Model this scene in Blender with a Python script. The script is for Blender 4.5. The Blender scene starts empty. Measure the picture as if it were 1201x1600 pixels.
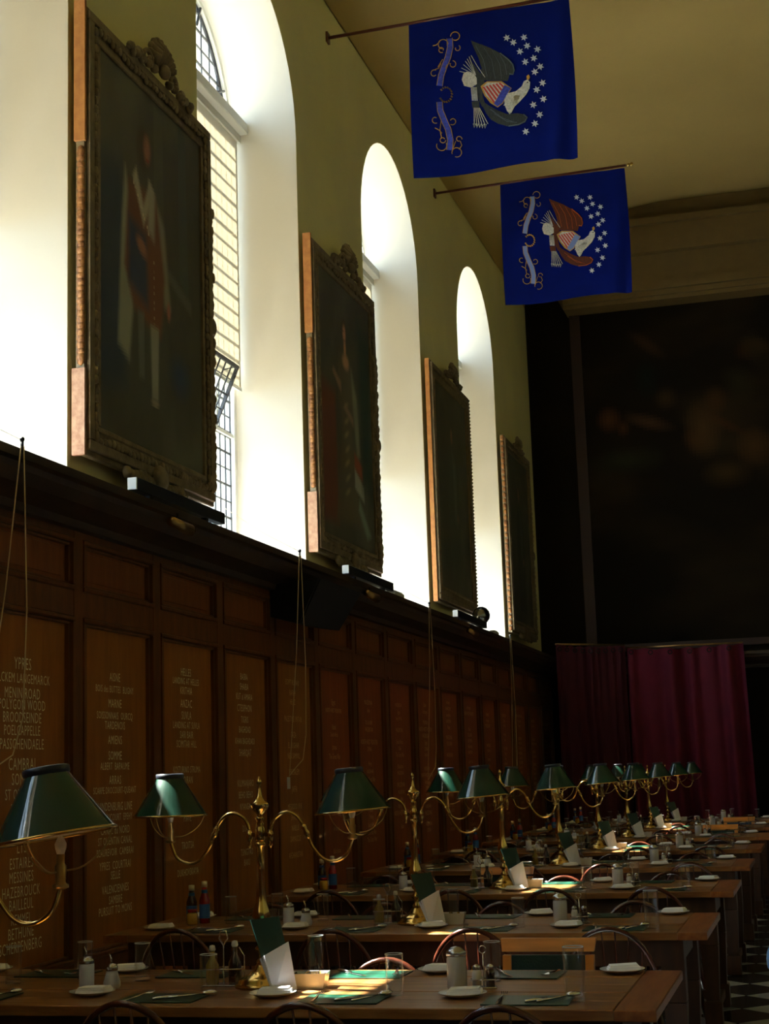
import bpy, math, random
import numpy as np
from mathutils import Vector, Matrix

# ------------------------------------------------------------------ camera, world, sun, exposure
C = bpy.context.scene.collection
SC = bpy.context.scene
rnd = random.Random(7)
YAW, PITCH, ROLL, CAMZ, FPX = .2661, .1684, -.0329, 1.49, 2406.24
fw = Vector((-math.sin(YAW)*math.cos(PITCH), math.cos(YAW)*math.cos(PITCH), math.sin(PITCH)))
r0 = Vector((math.cos(YAW), math.sin(YAW), 0)); u0 = r0.cross(fw)
R2 = math.cos(ROLL)*r0 + math.sin(ROLL)*u0
U2 = -math.sin(ROLL)*r0 + math.cos(ROLL)*u0
cam = bpy.data.cameras.new('camera'); cam.sensor_fit = 'VERTICAL'; cam.sensor_height = 36
cam.lens = FPX*36/1600; cam.clip_end = 200
co = bpy.data.objects.new('camera', cam); C.objects.link(co)
m = Matrix.Identity(4)
for i in range(3): m[i][0] = R2[i]; m[i][1] = U2[i]; m[i][2] = -fw[i]
m[2][3] = CAMZ
co.matrix_world = m
SC.camera = co
W = bpy.data.worlds.new('world'); SC.world = W; W.use_nodes = True
bg = W.node_tree.nodes['Background']; bg.inputs[0].default_value = (.60, .79, 1, 1); bg.inputs[1].default_value = 5.8
sun = bpy.data.lights.new('sun', 'SUN'); sun.energy = 80; sun.angle = .009; sun.color = (1, .94, .84)
so = bpy.data.objects.new('sun', sun); C.objects.link(so)
so.rotation_euler = Vector((1, -.19, -1.30)).to_track_quat('-Z', 'Y').to_euler(); so.location = (-20, 10, 25)
SC.view_settings.view_transform = 'Standard'; SC.view_settings.look = 'None'
SC.view_settings.gamma = 1; SC.view_settings.use_curve_mapping = False
SC.view_settings.exposure = 0.3
SC.cycles.use_denoising = True
SC.cycles.max_bounces = 10; SC.cycles.diffuse_bounces = 5; SC.cycles.glossy_bounces = 4
SC.cycles.transparent_max_bounces = 16; SC.cycles.sample_clamp_indirect = 8
SC.cycles.caustics_reflective = False; SC.cycles.caustics_refractive = False

# ------------------------------------------------------------------ materials
MT = {}
def mat(name, col, rough=.6, metal=0., noise=0., nscale=6., bump=0., bscale=40., stretch=(1, 1, 1), col2=None, coat=0., spec=.5):
    m = bpy.data.materials.new(name); m.use_nodes = True; nt = m.node_tree; b = nt.nodes['Principled BSDF']
    b.inputs['Base Color'].default_value = (*col, 1); b.inputs['Roughness'].default_value = rough
    b.inputs['Metallic'].default_value = metal; b.inputs['Coat Weight'].default_value = coat
    b.inputs['Specular IOR Level'].default_value = spec
    if noise or col2 or bump:
        tc = nt.nodes.new('ShaderNodeTexCoord'); mp = nt.nodes.new('ShaderNodeMapping')
        mp.inputs['Scale'].default_value = stretch
        nt.links.new(tc.outputs['Object'], mp.inputs[0])
    if noise or col2:
        n = nt.nodes.new('ShaderNodeTexNoise'); n.inputs['Scale'].default_value = nscale; n.inputs['Detail'].default_value = 6
        nt.links.new(mp.outputs[0], n.inputs['Vector'])
        rp = nt.nodes.new('ShaderNodeValToRGB')
        c2 = col2 or tuple(c*(1-noise) for c in col); c1 = col if col2 else tuple(min(1, c*(1+noise)) for c in col)
        rp.color_ramp.elements[0].position = .35; rp.color_ramp.elements[1].position = .65
        rp.color_ramp.elements[0].color = (*c2, 1); rp.color_ramp.elements[1].color = (*c1, 1)
        nt.links.new(n.outputs[0], rp.inputs[0]); nt.links.new(rp.outputs[0], b.inputs['Base Color'])
    if bump:
        n2 = nt.nodes.new('ShaderNodeTexNoise'); n2.inputs['Scale'].default_value = bscale; n2.inputs['Detail'].default_value = 4
        nt.links.new(mp.outputs[0], n2.inputs['Vector'])
        bp = nt.nodes.new('ShaderNodeBump'); bp.inputs['Strength'].default_value = bump; bp.inputs['Distance'].default_value = .01
        nt.links.new(n2.outputs[0], bp.inputs['Height']); nt.links.new(bp.outputs[0], b.inputs['Normal'])
    MT[name] = m; return m
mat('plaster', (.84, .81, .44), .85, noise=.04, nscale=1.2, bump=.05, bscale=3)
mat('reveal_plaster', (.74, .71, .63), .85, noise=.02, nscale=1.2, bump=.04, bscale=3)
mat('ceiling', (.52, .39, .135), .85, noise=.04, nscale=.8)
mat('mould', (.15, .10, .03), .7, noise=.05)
mat('white_paint', (.80, .80, .76), .5)
mat('oak', (.42, .155, .020), .38, nscale=5, stretch=(4, 4, .5), col2=(.34, .115, .013), bump=.08, bscale=30, coat=.15)
mat('oak_red', (.38, .095, .019), .38, nscale=5, stretch=(4, 4, .5), col2=(.30, .066, .012), bump=.08, bscale=30, coat=.15)
mat('oak_frame', (.20, .068, .017), .35, nscale=6, stretch=(3, 3, .6), col2=(.13, .043, .011), bump=.08, coat=.2)
mat('oak_upper', (.27, .082, .016), .38, nscale=5, stretch=(4, 4, .5), col2=(.21, .058, .011), bump=.08)
mat('cornice', (.045, .024, .013), .42, noise=.3, nscale=4, bump=.1)
mat('letter', (1, .95, .72), .6)
mat('letter_faint', (.95, .66, .38), .6)
mat('gilt', (.29, .225, .135), .5, metal=.1, nscale=12, col2=(.18, .14, .08), bump=.4, bscale=45)
mat('gilt_bright', (.42, .19, .06), .45, metal=.3, nscale=30, col2=(.18, .07, .025), bump=.6, bscale=50)
mat('raw_wood', (.50, .22, .055), .6, nscale=18, col2=(.40, .15, .04), bump=.2, bscale=60)
mat('pale_wood', (.48, .29, .18), .6, nscale=30, col2=(.34, .17, .10), bump=.2)
mat('brass', (.66, .46, .16), .15, metal=1, noise=.12, nscale=12)
mat('brass_dark', (.40, .27, .11), .28, metal=1, noise=.15, nscale=12)
mat('enamel_green', (.002, .036, .021), .5, coat=1.0, spec=.1)
mat('enamel_white', (.75, .72, .62), .4)
mat('black', (.008, .008, .010), .6, spec=.25)
mat('black_blue', (.014, .017, .026), .35)
mat('chrome', (.82, .83, .86), .12, metal=1)
mat('steel', (.55, .56, .60), .25, metal=1)
mat('lead', (.045, .045, .05), .5, metal=.3)
mat('porcelain', (.86, .88, .93), .2, coat=.4)
mat('napkin', (.90, .92, .98), .8, bump=.1)
mat('table_wood', (.36, .17, .050), .30, nscale=7, stretch=(.6, 5, 5), col2=(.20, .082, .022), bump=.1, bscale=40, coat=.15)
mat('table_end', (.36, .14, .042), .30, nscale=7, stretch=(5, .6, 5), col2=(.24, .08, .025), bump=.1, bscale=40, coat=.15)
mat('table_base', (.065, .024, .010), .5, noise=.25, nscale=8, stretch=(3, 3, .6))
mat('windsor', (.08, .02, .010), .22, noise=.25, nscale=7, coat=.5)
mat('beech', (.78, .30, .06), .28, noise=.12, nscale=8, stretch=(.6, 4, 4), coat=.4)
mat('leather', (.008, .040, .036), .45, bump=.15, bscale=120)
mat('leather_blue', (.012, .05, .12), .5, bump=.15, bscale=120)
mat('menu_green', (.004, .034, .030), .35)
mat('paper', (.78, .80, .92), .8)
mat('mat_green', (.005, .055, .030), .3)
mat('sachet', (.06, .05, .05), .6, noise=.5, nscale=60)
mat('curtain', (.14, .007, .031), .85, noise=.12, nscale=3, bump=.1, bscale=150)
mat('curtain_shaded', (.07, .004, .017), .85, noise=.12, nscale=3, bump=.1, bscale=150)  # same cloth, with the dimness of the angled left part painted in
mat('flag_blue', (.002, .010, .17), .85, noise=.12, nscale=2, bump=.06, bscale=200, spec=.1)
mat('pole', (.10, .022, .014), .35)
mat('thread_gold', (.58, .33, .06), .5)
mat('thread_blue', (.045, .075, .55), .55, noise=.3, nscale=40)
mat('thread_sky', (.22, .32, .70), .55)
mat('thread_white', (.70, .70, .66), .6, noise=.2, nscale=60)
mat('thread_star', (.80, .85, .95), .6)
mat('thread_red', (.62, .06, .05), .6)
mat('thread_grey', (.022, .030, .036), .6, nscale=30, stretch=(8, 8, 1), col2=(.05, .065, .07))
mat('thread_greyrim', (.12, .17, .21), .6)
mat('thread_brown', (.15, .030, .010), .6, nscale=30, stretch=(8, 8, 1), col2=(.07, .016, .008))
mat('thread_orange', (.50, .10, .012), .6)
mat('mural_frame', (.03, .010, .004), .6)
mat('end_wall', (.015, .011, .006), .8, noise=.2, nscale=1, spec=.1)
mat('tile_black', (.020, .026, .032), .18, noise=.2, nscale=3)
mat('tile_white', (.46, .49, .48), .18, noise=.08, nscale=3)
mat('grout', (.05, .05, .045), .8)
mat('string', (.75, .62, .42), .8)
mat('tag_card', (.70, .72, .80), .7)
mat('sauce_brown', (.055, .02, .01), .12, coat=1)
mat('sauce_red', (.35, .012, .01), .15, coat=1)
mat('sauce_yellow', (.62, .36, .03), .25, coat=.5)
mat('label_blue', (.04, .16, .62), .4)
mat('shirt_blue', (.22, .42, .85), .85, noise=.06, nscale=10)
mat('trousers', (.02, .025, .05), .85)
mat('skin', (.55, .30, .20), .5)
mat('hair', (.06, .035, .02), .6)
mat('sugar', (.80, .80, .80), .7)
mat('salt_blue', (.62, .66, .86), .35)
mat('jar_glass', (.62, .64, .70), .12, coat=.6)
mat('oil', (.30, .20, .03), .1, coat=1)
mat('stone', (.16, .15, .12), .8, noise=.1)
def transp(name, tint, base=.06, facing=.6, rough=.02):
    m = bpy.data.materials.new(name); m.use_nodes = True; nt = m.node_tree; nt.nodes.clear()
    o = nt.nodes.new('ShaderNodeOutputMaterial'); mx = nt.nodes.new('ShaderNodeMixShader')
    t = nt.nodes.new('ShaderNodeBsdfTransparent'); t.inputs[0].default_value = (*tint, 1)
    g = nt.nodes.new('ShaderNodeBsdfGlossy'); g.inputs['Roughness'].default_value = rough
    lw = nt.nodes.new('ShaderNodeLayerWeight'); lw.inputs[0].default_value = .25
    ma = nt.nodes.new('ShaderNodeMath'); ma.operation = 'MULTIPLY_ADD'; ma.inputs[1].default_value = facing; ma.inputs[2].default_value = base
    pw_ = nt.nodes.new('ShaderNodeMath'); pw_.operation = 'POWER'; pw_.inputs[1].default_value = 1.9
    nt.links.new(lw.outputs['Facing'], pw_.inputs[0]); nt.links.new(pw_.outputs[0], ma.inputs[0]); nt.links.new(ma.outputs[0], mx.inputs[0])
    nt.links.new(t.outputs[0], mx.inputs[1]); nt.links.new(g.outputs[0], mx.inputs[2]); nt.links.new(mx.outputs[0], o.inputs[0])
    MT[name] = m
transp('window_glass', (.93, .96, .96), .03, .25)
transp('tumbler_glass', (.98, .99, 1), .018, .85)
# roller blind: thin cream cloth, part of the light goes through
def blind_mat():
    m = bpy.data.materials.new('blind_cloth'); m.use_nodes = True; nt = m.node_tree; nt.nodes.clear()
    o = nt.nodes.new('ShaderNodeOutputMaterial'); mx = nt.nodes.new('ShaderNodeMixShader'); mx.inputs[0].default_value = .45
    d = nt.nodes.new('ShaderNodeBsdfDiffuse'); d.inputs[0].default_value = (.74, .69, .58, 1)
    t = nt.nodes.new('ShaderNodeBsdfTranslucent'); t.inputs[0].default_value = (.54, .50, .42, 1)
    nt.links.new(d.outputs[0], mx.inputs[1]); nt.links.new(t.outputs[0], mx.inputs[2]); nt.links.new(mx.outputs[0], o.inputs[0])
    MT['blind_cloth'] = m
blind_mat()
def paint_mat(nm, ro, sp_):
    m = bpy.data.materials.new(nm); m.use_nodes = True; nt = m.node_tree; b = nt.nodes['Principled BSDF']
    a = nt.nodes.new('ShaderNodeVertexColor'); a.layer_name = 'Col'
    nt.links.new(a.outputs[0], b.inputs['Base Color']); b.inputs['Roughness'].default_value = ro; b.inputs['Specular IOR Level'].default_value = sp_
    MT[nm] = m
paint_mat('oil_paint', .48, .6); paint_mat('mural_paint', .8, .1)

# ------------------------------------------------------------------ mesh builder and object helpers
class MB:
    def __init__(s): s.v = []; s.f = []; s.sm = []
    def add(s, V, Fs, smooth=False):
        n = len(s.v); s.v += [tuple(p) for p in V]; s.f += [tuple(i+n for i in f) for f in Fs]; s.sm += [smooth]*len(Fs); return s
    def box(s, x0, x1, y0, y1, z0, z1, bev=0.):
        if bev:
            b = bev; V = []
            for z, i in ((z0, b), (z0+b, 0), (z1-b, 0), (z1, b)):
                V += [(x0+i, y0+i, z), (x1-i, y0+i, z), (x1-i, y1-i, z), (x0+i, y1-i, z)]
            Fs = [(3, 2, 1, 0), (12, 13, 14, 15)]
            for k in range(3):
                for j in range(4): a = 4*k+j; c = 4*k+(j+1) % 4; Fs.append((a, c, c+4, a+4))
            return s.add(V, Fs)
        V = [(x, y, z) for z in (z0, z1) for x, y in ((x0, y0), (x1, y0), (x1, y1), (x0, y1))]
        return s.add(V, [(3, 2, 1, 0), (4, 5, 6, 7), (0, 1, 5, 4), (1, 2, 6, 5), (2, 3, 7, 6), (3, 0, 4, 7)])
    def hexa(s, P):   # 8 points, bottom ring then top ring
        return s.add(P, [(3, 2, 1, 0), (4, 5, 6, 7), (0, 1, 5, 4), (1, 2, 6, 5), (2, 3, 7, 6), (3, 0, 4, 7)])
    def lathe(s, prof, n=16, c=(0, 0, 0), smooth=True, cap=True):
        V = []; Fs = []
        for r, z in prof:
            for i in range(n):
                a = 2*math.pi*i/n; V.append((c[0]+r*math.cos(a), c[1]+r*math.sin(a), c[2]+z))
        for k in range(len(prof)-1):
            for i in range(n):
                j = (i+1) % n; Fs.append((k*n+i, k*n+j, (k+1)*n+j, (k+1)*n+i))
        if cap:
            if prof[0][0] > 1e-5: Fs.append(tuple(range(n-1, -1, -1)))
            if prof[-1][0] > 1e-5: Fs.append(tuple((len(prof)-1)*n+i for i in range(n)))
        return s.add(V, Fs, smooth)
    def tube(s, pts, rad, n=8, smooth=True, closed=False):
        P = [Vector(p) for p in pts]; R = rad if isinstance(rad, (list, tuple)) else [rad]*len(P); V = []; Fs = []
        T = [((P[(i+1) % len(P)] if closed or i < len(P)-1 else P[i]) - (P[i-1] if closed or i > 0 else P[i])).normalized() for i in range(len(P))]
        up = Vector((0, 0, 1)) if abs(T[0].z) < .9 else Vector((1, 0, 0))
        nrm = T[0].cross(up).normalized()
        for i, p in enumerate(P):
            nrm = (nrm - T[i]*nrm.dot(T[i])); nrm = nrm.normalized() if nrm.length > 1e-6 else T[i].orthogonal().normalized()
            b = T[i].cross(nrm)
            for k in range(n):
                a = 2*math.pi*k/n; V.append(p + (nrm*math.cos(a) + b*math.sin(a))*R[i])
        m_ = len(P)
        for i in range(m_ if closed else m_-1):
            for k in range(n):
                j = (k+1) % n; i2 = (i+1) % m_; Fs.append((i*n+k, i*n+j, i2*n+j, i2*n+k))
        if not closed: Fs += [tuple(range(n-1, -1, -1)), tuple((m_-1)*n+k for k in range(n))]
        return s.add(V, Fs, smooth)
    def ball(s, c, rx, ry=None, rz=None, n=10, m=6):
        ry = ry or rx; rz = rz or rx; V = [(c[0], c[1], c[2]-rz)]; Fs = []
        for i in range(1, m):
            t = math.pi*i/m
            for k in range(n):
                a = 2*math.pi*k/n; V.append((c[0]+rx*math.sin(t)*math.cos(a), c[1]+ry*math.sin(t)*math.sin(a), c[2]-rz*math.cos(t)))
        V.append((c[0], c[1], c[2]+rz)); L = len(V)-1
        for k in range(n): Fs.append((0, 1+(k+1) % n, 1+k)); Fs.append((L, L-n+k, L-n+(k+1) % n))
        for i in range(m-2):
            for k in range(n): a = 1+i*n+k; b = 1+i*n+(k+1) % n; Fs.append((a, b, b+n, a+n))
        return s.add(V, Fs, True)
    def prism(s, poly, axis, a0, a1):   # polygon in the plane normal to axis, extruded a0..a1
        def pt(p, a):
            return {'x': (a, p[0], p[1]), 'y': (p[0], a, p[1]), 'z': (p[0], p[1], a)}[axis]
        n = len(poly); V = [pt(p, a0) for p in poly] + [pt(p, a1) for p in poly]
        return s.add(V, [tuple(range(n-1, -1, -1)), tuple(range(n, 2*n))] + [(i, (i+1) % n, n+(i+1) % n, n+i) for i in range(n)])
    def mesh(s, name):
        me = bpy.data.meshes.new(name); me.from_pydata(s.v, [], s.f)
        me.polygons.foreach_set('use_smooth', s.sm); me.update(); return me
def fixnormals(me):
    import bmesh
    bm = bmesh.new(); bm.from_mesh(me); bmesh.ops.recalc_face_normals(bm, faces=bm.faces); bm.to_mesh(me); bm.free()
def obj(name, mb, m, parent=None, loc=None, rot=None, label=None):
    me = mb if isinstance(mb, bpy.types.Mesh) else mb.mesh(name)
    if not isinstance(mb, bpy.types.Mesh): fixnormals(me)
    if not me.materials: me.materials.append(MT[m])
    o = bpy.data.objects.new(name, me); C.objects.link(o)
    if parent: o.parent = parent
    if loc: o.location = loc
    if rot: o.rotation_euler = rot
    if label: o['label'] = label
    return o
def tag(o, label, cat, group=None):
    o['label'] = label; o['category'] = cat
    if group: o['group'] = group
    return o
def thing(name, label, cat, loc=(0, 0, 0), rz=0, group=None):
    o = bpy.data.objects.new(name, None); C.objects.link(o); o.location = loc; o.rotation_euler = (0, 0, rz)
    o.empty_display_size = .05
    return tag(o, label, cat, group)
def struct(name, mb, m, parent=None, label=None):
    o = obj(name, mb, m, parent)
    if not parent: o['kind'] = 'structure'
    if label: o['label'] = label
    return o
def sroot(name, label=None):
    o = bpy.data.objects.new(name, None); C.objects.link(o); o['kind'] = 'structure'
    if label: o['label'] = label
    return o
KIDS = {}
def kids(o): return [c for c in bpy.data.objects if c.parent == o]
def snap(root):   # remember the tree of a prototype
    KIDS[root.name] = [(c, kids(c)) for c in kids(root)]
def dup(root, loc, rz, label, group=None, scale=None):
    r = root.copy(); C.objects.link(r); r.location = loc; r.rotation_euler = (0, 0, rz); r['label'] = label
    if scale: r.scale = scale
    if group: r['group'] = group
    for ch, sub in KIDS.get(root.name, []):
        c = ch.copy(); C.objects.link(c); c.parent = r
        for g in sub:
            d = g.copy(); C.objects.link(d); d.parent = c
    return r
class Proto:
    """first placement uses the prototype itself, the following ones are copies"""
    def __init__(s, root): s.root = root; s.used = False; snap(root)
    def put(s, loc, rz, label, group=None, scale=None):
        if not s.used:
            s.used = True; r = s.root; r.location = loc; r.rotation_euler = (0, 0, rz); r['label'] = label
            if group: r['group'] = group
            if scale: r.scale = scale
            return r
        return dup(s.root, loc, rz, label, group, scale or (1, 1, 1))

# ------------------------------------------------------------------ the room
XW, XO = -3.97, -4.78            # inner and outer face of the window wall
XR = 7.9; Y0, Y1 = -4.0, 23.46
BAY = 4.27; WW = 2.26; ZS = 6.97; ZSILL = 3.03; ZT = 8.75; XG = -4.60
WIN = [7.77 + BAY*k for k in range(-2, 4)]   # far (right hand) edge of every opening
NA = 24
def arch(yr, r=WW/2, zs=ZS):
    yc = yr - WW/2
    return [(yc + r*math.cos(math.pi*i/NA), zs + r*math.sin(math.pi*i/NA)) for i in range(NA+1)]   # from far side to near side
def window_wall(name, xi, xo, wins):
    mb = MB()
    ys = [Y0] + sum([[w-WW, w] for w in wins], []) + [Y1]
    for i in range(0, len(ys), 2): mb.box(min(xi, xo), max(xi, xo), ys[i], ys[i+1], 0, ZT)
    for w in wins:
        mb.box(min(xi, xo), max(xi, xo), w-WW, w, 0, ZSILL)
        A = arch(w)
        for x in (xi, xo):
            for (a, b) in zip(A, A[1:]): mb.add([(x, a[0], a[1]), (x, b[0], b[1]), (x, b[0], ZT), (x, a[0], ZT)], [(0, 1, 2, 3)])
        mb.add([(x, a[0], a[1]) for x in (xi, xo) for a in A], [(i, i+1, NA+2+i, NA+1+i) for i in range(NA)], True)
        mb.add([(xi, w-WW, ZT), (xi, w, ZT), (xo, w, ZT), (xo, w-WW, ZT)], [(0, 1, 2, 3)])
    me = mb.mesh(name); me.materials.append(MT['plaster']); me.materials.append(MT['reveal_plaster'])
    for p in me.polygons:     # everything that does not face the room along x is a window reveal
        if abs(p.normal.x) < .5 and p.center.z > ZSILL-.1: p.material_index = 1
    o = bpy.data.objects.new(name, me); C.objects.link(o); o['kind'] = 'structure'
    return o
window_wall('wall_left', XW, XO, WIN)
RW = [w for w in WIN]
RIGHT_WINDOWS = False
if RIGHT_WINDOWS: window_wall('wall_right', XR, XR+.8, RW)
else: struct('wall_right', MB().box(XR, XR+.8, Y0, Y1, 0, ZT), 'plaster')
struct('wall_back', MB().box(XO, XR+.8, Y0-.3, Y0, 0, 10.6), 'plaster')
struct('wall_right_added_panelling', MB().box(XR-.10, XR, Y0, Y1, 0, 2.9).box(XR-.34, XR, Y0, Y1, 2.9, 3.09), 'oak_frame')  # out of view, dark oak added to lessen bounce light on the tables
struct('wall_back_added_panelling', MB().box(XW, XR-.1, Y0, Y0+.12, 0, 4.2), 'oak_frame')  # unseen behind the camera, added dark to keep the table ambient low
struct('wall_end', MB().box(XO, XR+.8, Y1, Y1+.3, 0, 10.6), 'end_wall')
# coved ceiling
mb = MB(); prof = [(XW, ZT-.02)]; ZC = 10.05; CW = 2.6
for i in range(0, 13):
    a = math.pi/2*i/12; prof.append((XW + CW*(1-math.cos(a)), ZT + (ZC-ZT)*math.sin(a)))
prof2 = prof + [(XR+XW-x, z) for x, z in reversed(prof)]
prof3 = prof2 + [(XR+.8, ZT-.02), (XR+.8, ZC+.3), (XO, ZC+.3), (XO, ZT-.02)]
V = [(x, y, z) for y in (Y0, Y1) for x, z in prof2]; n = len(prof2)
mb.add(V, [(i, i+1, n+i+1, n+i) for i in range(n-1)], True)
mb.box(XO, XR+.8, Y0-.3, Y1+.3, ZC+.02, ZC+.3)
mb.box(XO, XW-.0, Y0, Y1, ZT, ZC+.02); mb.box(XR, XR+.8, Y0, Y1, ZT, ZC+.02)
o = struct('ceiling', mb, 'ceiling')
# floor with single tiles
fl = struct('floor', MB().box(XO, XR+.8, Y0-.3, Y1+.3, -.2, -.012), 'grout')
T = .39; hd = T/math.sqrt(2); tb = {}
for nm in ('tile_black', 'tile_white'):
    q = hd-.004; t_ = MB().hexa([(0, -q, -.012), (q, 0, -.012), (0, q, -.012), (-q, 0, -.012), (0, -q+.003, 0), (q-.003, 0, 0), (0, q-.003, 0), (-q+.003, 0, 0)])
    tb[nm] = t_.mesh(nm); tb[nm].materials.append(MT[nm]); fixnormals(tb[nm])
rest = {'tile_black': MB(), 'tile_white': MB()}
for i in range(-30, 45):
    for j in range(0, 64):
        # a lattice turned by 45 degrees: rows at half-diagonal steps
        x = i*hd*2 + (hd if j % 2 else 0) + -0.017; y = j*hd + 2.049
        if x < XW+.3 or x > 5 or y > Y1-.3: continue
        nm = 'tile_white' if j % 2 else 'tile_black'
        if -.95 < x < .75 and 5.5 < y < 20:
            obj('tile', tb[nm], nm, fl, (x, y, 0))
        else:
            q = hd-.004; rest[nm].hexa([(x, y-q, -.012), (x+q, y, -.012), (x, y+q, -.012), (x-q, y, -.012), (x, y-q, 0), (x+q, y, 0), (x, y+q, 0), (x-q, y, 0)])
for nm, mb_ in rest.items():
    o = obj('floor_tiles', mb_, nm, fl); o['kind'] = 'stuff'
    o['label'] = ('black' if nm == 'tile_black' else 'white') + ' marble floor tiles out of sight under the tables'

# windows ------------------------------------------------------------
def lead_grid(y0, y1, z0, z1, ny, nz, x=XG, t=.0042, arc=None):
    mb = MB()
    for i in range(ny+1):
        y = y0+(y1-y0)*i/ny; zt = z1
        if arc: zt = arc(y)
        if zt > z0+.02: mb.box(x-.006, x+.006, y-t, y+t, z0, zt)
    for k in range(nz+1):
        z = z0+(z1-z0)*k/nz; th = .008 if k % 2 == 0 else t
        ya, yb = y0, y1
        if arc:
            r = WW/2-.05; yc = (y0+y1)/2
            if z-ZS >= r: continue
            hw = min((y1-y0)/2, math.sqrt(max(0, r*r-max(0, z-ZS)**2))); ya, yb = yc-hw, yc+hw
        mb.box(x-.007, x+.007, ya, yb, z-th, z+th)
    return mb
pane_me = None
ZTR = 7.06    # transom underside
for wi, w in enumerate(WIN):
    y0, y1 = w-WW, w; r_ = sroot('window_%d' % (wi+1)); yc = (y0+y1)/2
    fb = MB()
    fb.box(XG-.04, XG+.04, y0, y0+.06, ZSILL, ZS); fb.box(XG-.04, XG+.04, y1-.06, y1, ZSILL, ZS)
    fb.box(XG-.04, XG+.04, y0+.06, y1-.06, ZSILL, ZSILL+.06)
    fb.box(XG-.04, XG+.04, y0+.06, y1-.06, 4.77, 4.83); fb.box(XG-.03, XG+.03, y0+.06, y1-.06, 4.335, 4.365)
    A = arch(w); B = arch(w, WW/2-.05)
    for i in range(NA):
        P = []
        for x in (XG-.04, XG+.04):
            P += [(x, A[i][0], A[i][1]), (x, A[i+1][0], A[i+1][1]), (x, B[i+1][0], B[i+1][1]), (x, B[i][0], B[i][1])]
        fb.hexa(P)
    obj('window_frame', fb, 'white_paint', r_)
    obj('transom', MB().box(XG-.02, XG+.19, y0, y1, ZTR, ZTR+.10, .008).box(XG+.03, XG+.12, y0, y1, ZTR-.07, ZTR), 'white_paint', r_)
    g0, g1 = y0+.06, y1-.06
    # fanlight with curved bar and spokes
    ml = MB(); rr = WW/2-.05; zb = ZTR+.10
    ml = lead_grid(g0, g1, zb, ZS+rr, 12, 6, arc=lambda y: ZS+math.sqrt(max(0, rr*rr-(y-yc)**2)))
    ml.tube([(XG, yc+(rr-.012)*math.cos(math.pi*i/24), ZS+(rr-.012)*math.sin(math.pi*i/24)) for i in range(25)], .016, 6)
    for a in (25, 65, 115, 155):
        a = math.radians(a); ml.tube([(XG+.03, yc+(rr-.22)*math.cos(a), ZS+(rr-.22)*math.sin(a)), (XG+.03, yc+rr*math.cos(a), ZS+rr*math.sin(a))], .012, 6)
    obj('fanlight_lead', ml, 'lead', r_)
    obj('lead_grid', lead_grid(g0, g1, 4.83, ZTR, 18, 16), 'lead', r_)
    obj('lower_lead_grid', lead_grid(g0, g1, ZSILL+.06, 4.335, 18, 9), 'lead', r_)
    fg = MB(); fa = [(yc+rr*math.cos(math.pi*i/24), ZS+rr*math.sin(math.pi*i/24)) for i in range(25)]
    fa = [p for p in fa if p[1] > zb]; hw = math.sqrt(rr*rr-(zb-ZS)**2)
    fg.prism([(yc+hw, zb)]+fa+[(yc-hw, zb)], 'x', XG-.002, XG+.002)
    obj('fanlight_glass', fg, 'window_glass', r_)
    obj('upper_glass', MB().box(XG-.002, XG+.002, g0, g1, 4.83, ZTR), 'window_glass', r_)
    # lower light, pane by pane in the window that is seen; its panes in the others are one sheet
    if wi == 3:
        pw, ph = (g1-g0)/18, (4.335-ZSILL-.06)/9
        pane_me = MB().box(-.002, .002, -pw/2+.004, pw/2-.004, -ph/2+.004, ph/2-.004).mesh('pane'); pane_me.materials.append(MT['window_glass']); fixnormals(pane_me)
        for i in range(18):
            for k in range(9): obj('pane', pane_me, 'window_glass', r_, (XG, g0+pw*(i+.5), ZSILL+.06+ph*(k+.5)))
    else: obj('lower_glass', MB().box(XG-.002, XG+.002, g0, g1, ZSILL+.06, 4.335), 'window_glass', r_)
    # hopper casement hinged at its sill, its top leaning into the room
    cas = bpy.data.objects.new('casement', None); C.objects.link(cas); cas.parent = r_; cas.location = (XG+.03, yc, 4.375)
    cas.rotation_euler = (0, math.radians(23), 0)
    hy = .68; hh = .51
    cm = lead_grid(-hy, hy, 0, hh, 11, 4, x=0)
    cm.box(-.014, .014, -hy, hy, 0, .025).box(-.014, .014, -hy, hy, hh-.025, hh).box(-.014, .014, -hy, -hy+.022, 0, hh).box(-.014, .014, hy-.022, hy, 0, hh)
    cm.tube([(.0, hy-.01, hh), (-.18, hy, hh-.10)], .006, 5)
    obj('casement_lead', cm, 'lead', cas)
    obj('casement_glass', MB().box(-.002, .002, -hy, hy, 0, hh), 'window_glass', cas)
    for a_, b_2 in ((g0, yc-.70), (yc+.70, g1)):
        obj('side_lead', lead_grid(a_, b_2, 4.38, 4.78, 3, 3), 'lead', r_); obj('side_glass', MB().box(XG-.002, XG+.002, a_, b_2, 4.38, 4.78), 'window_glass', r_)
    obj('mullion', MB().box(XG-.03, XG+.03, yc-.72, yc-.69, 4.36, 4.78).box(XG-.03, XG+.03, yc+.69, yc+.72, 4.36, 4.78), 'white_paint', r_)
    # roller blind down to just above the casement
    b_ = thing('roller_blind', '', 'blind', (XG+.10, yc, 0), 0, 'cream roller blinds behind the window transoms')
    names = ['out of frame far behind the camera', 'beside the camera, out of frame', 'cut by the left edge',
             'beside the large portrait of the robed man', 'behind the portrait of the lady', 'behind the narrow third portrait']
    b_['label'] = 'cream roller blind in the arched window ' + names[wi]
    b_.parent = None
    bm_ = MB(); N = 24
    bm_.box(-.002, .002, -WW/2+.07, WW/2-.05, 4.76, ZTR-.07)
    obj('blind_cloth', bm_, 'blind_cloth', b_); obj('bottom_bar', MB().box(-.010, .010, -WW/2+.07, WW/2-.05, 4.735, 4.765), 'white_paint', b_)
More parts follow.
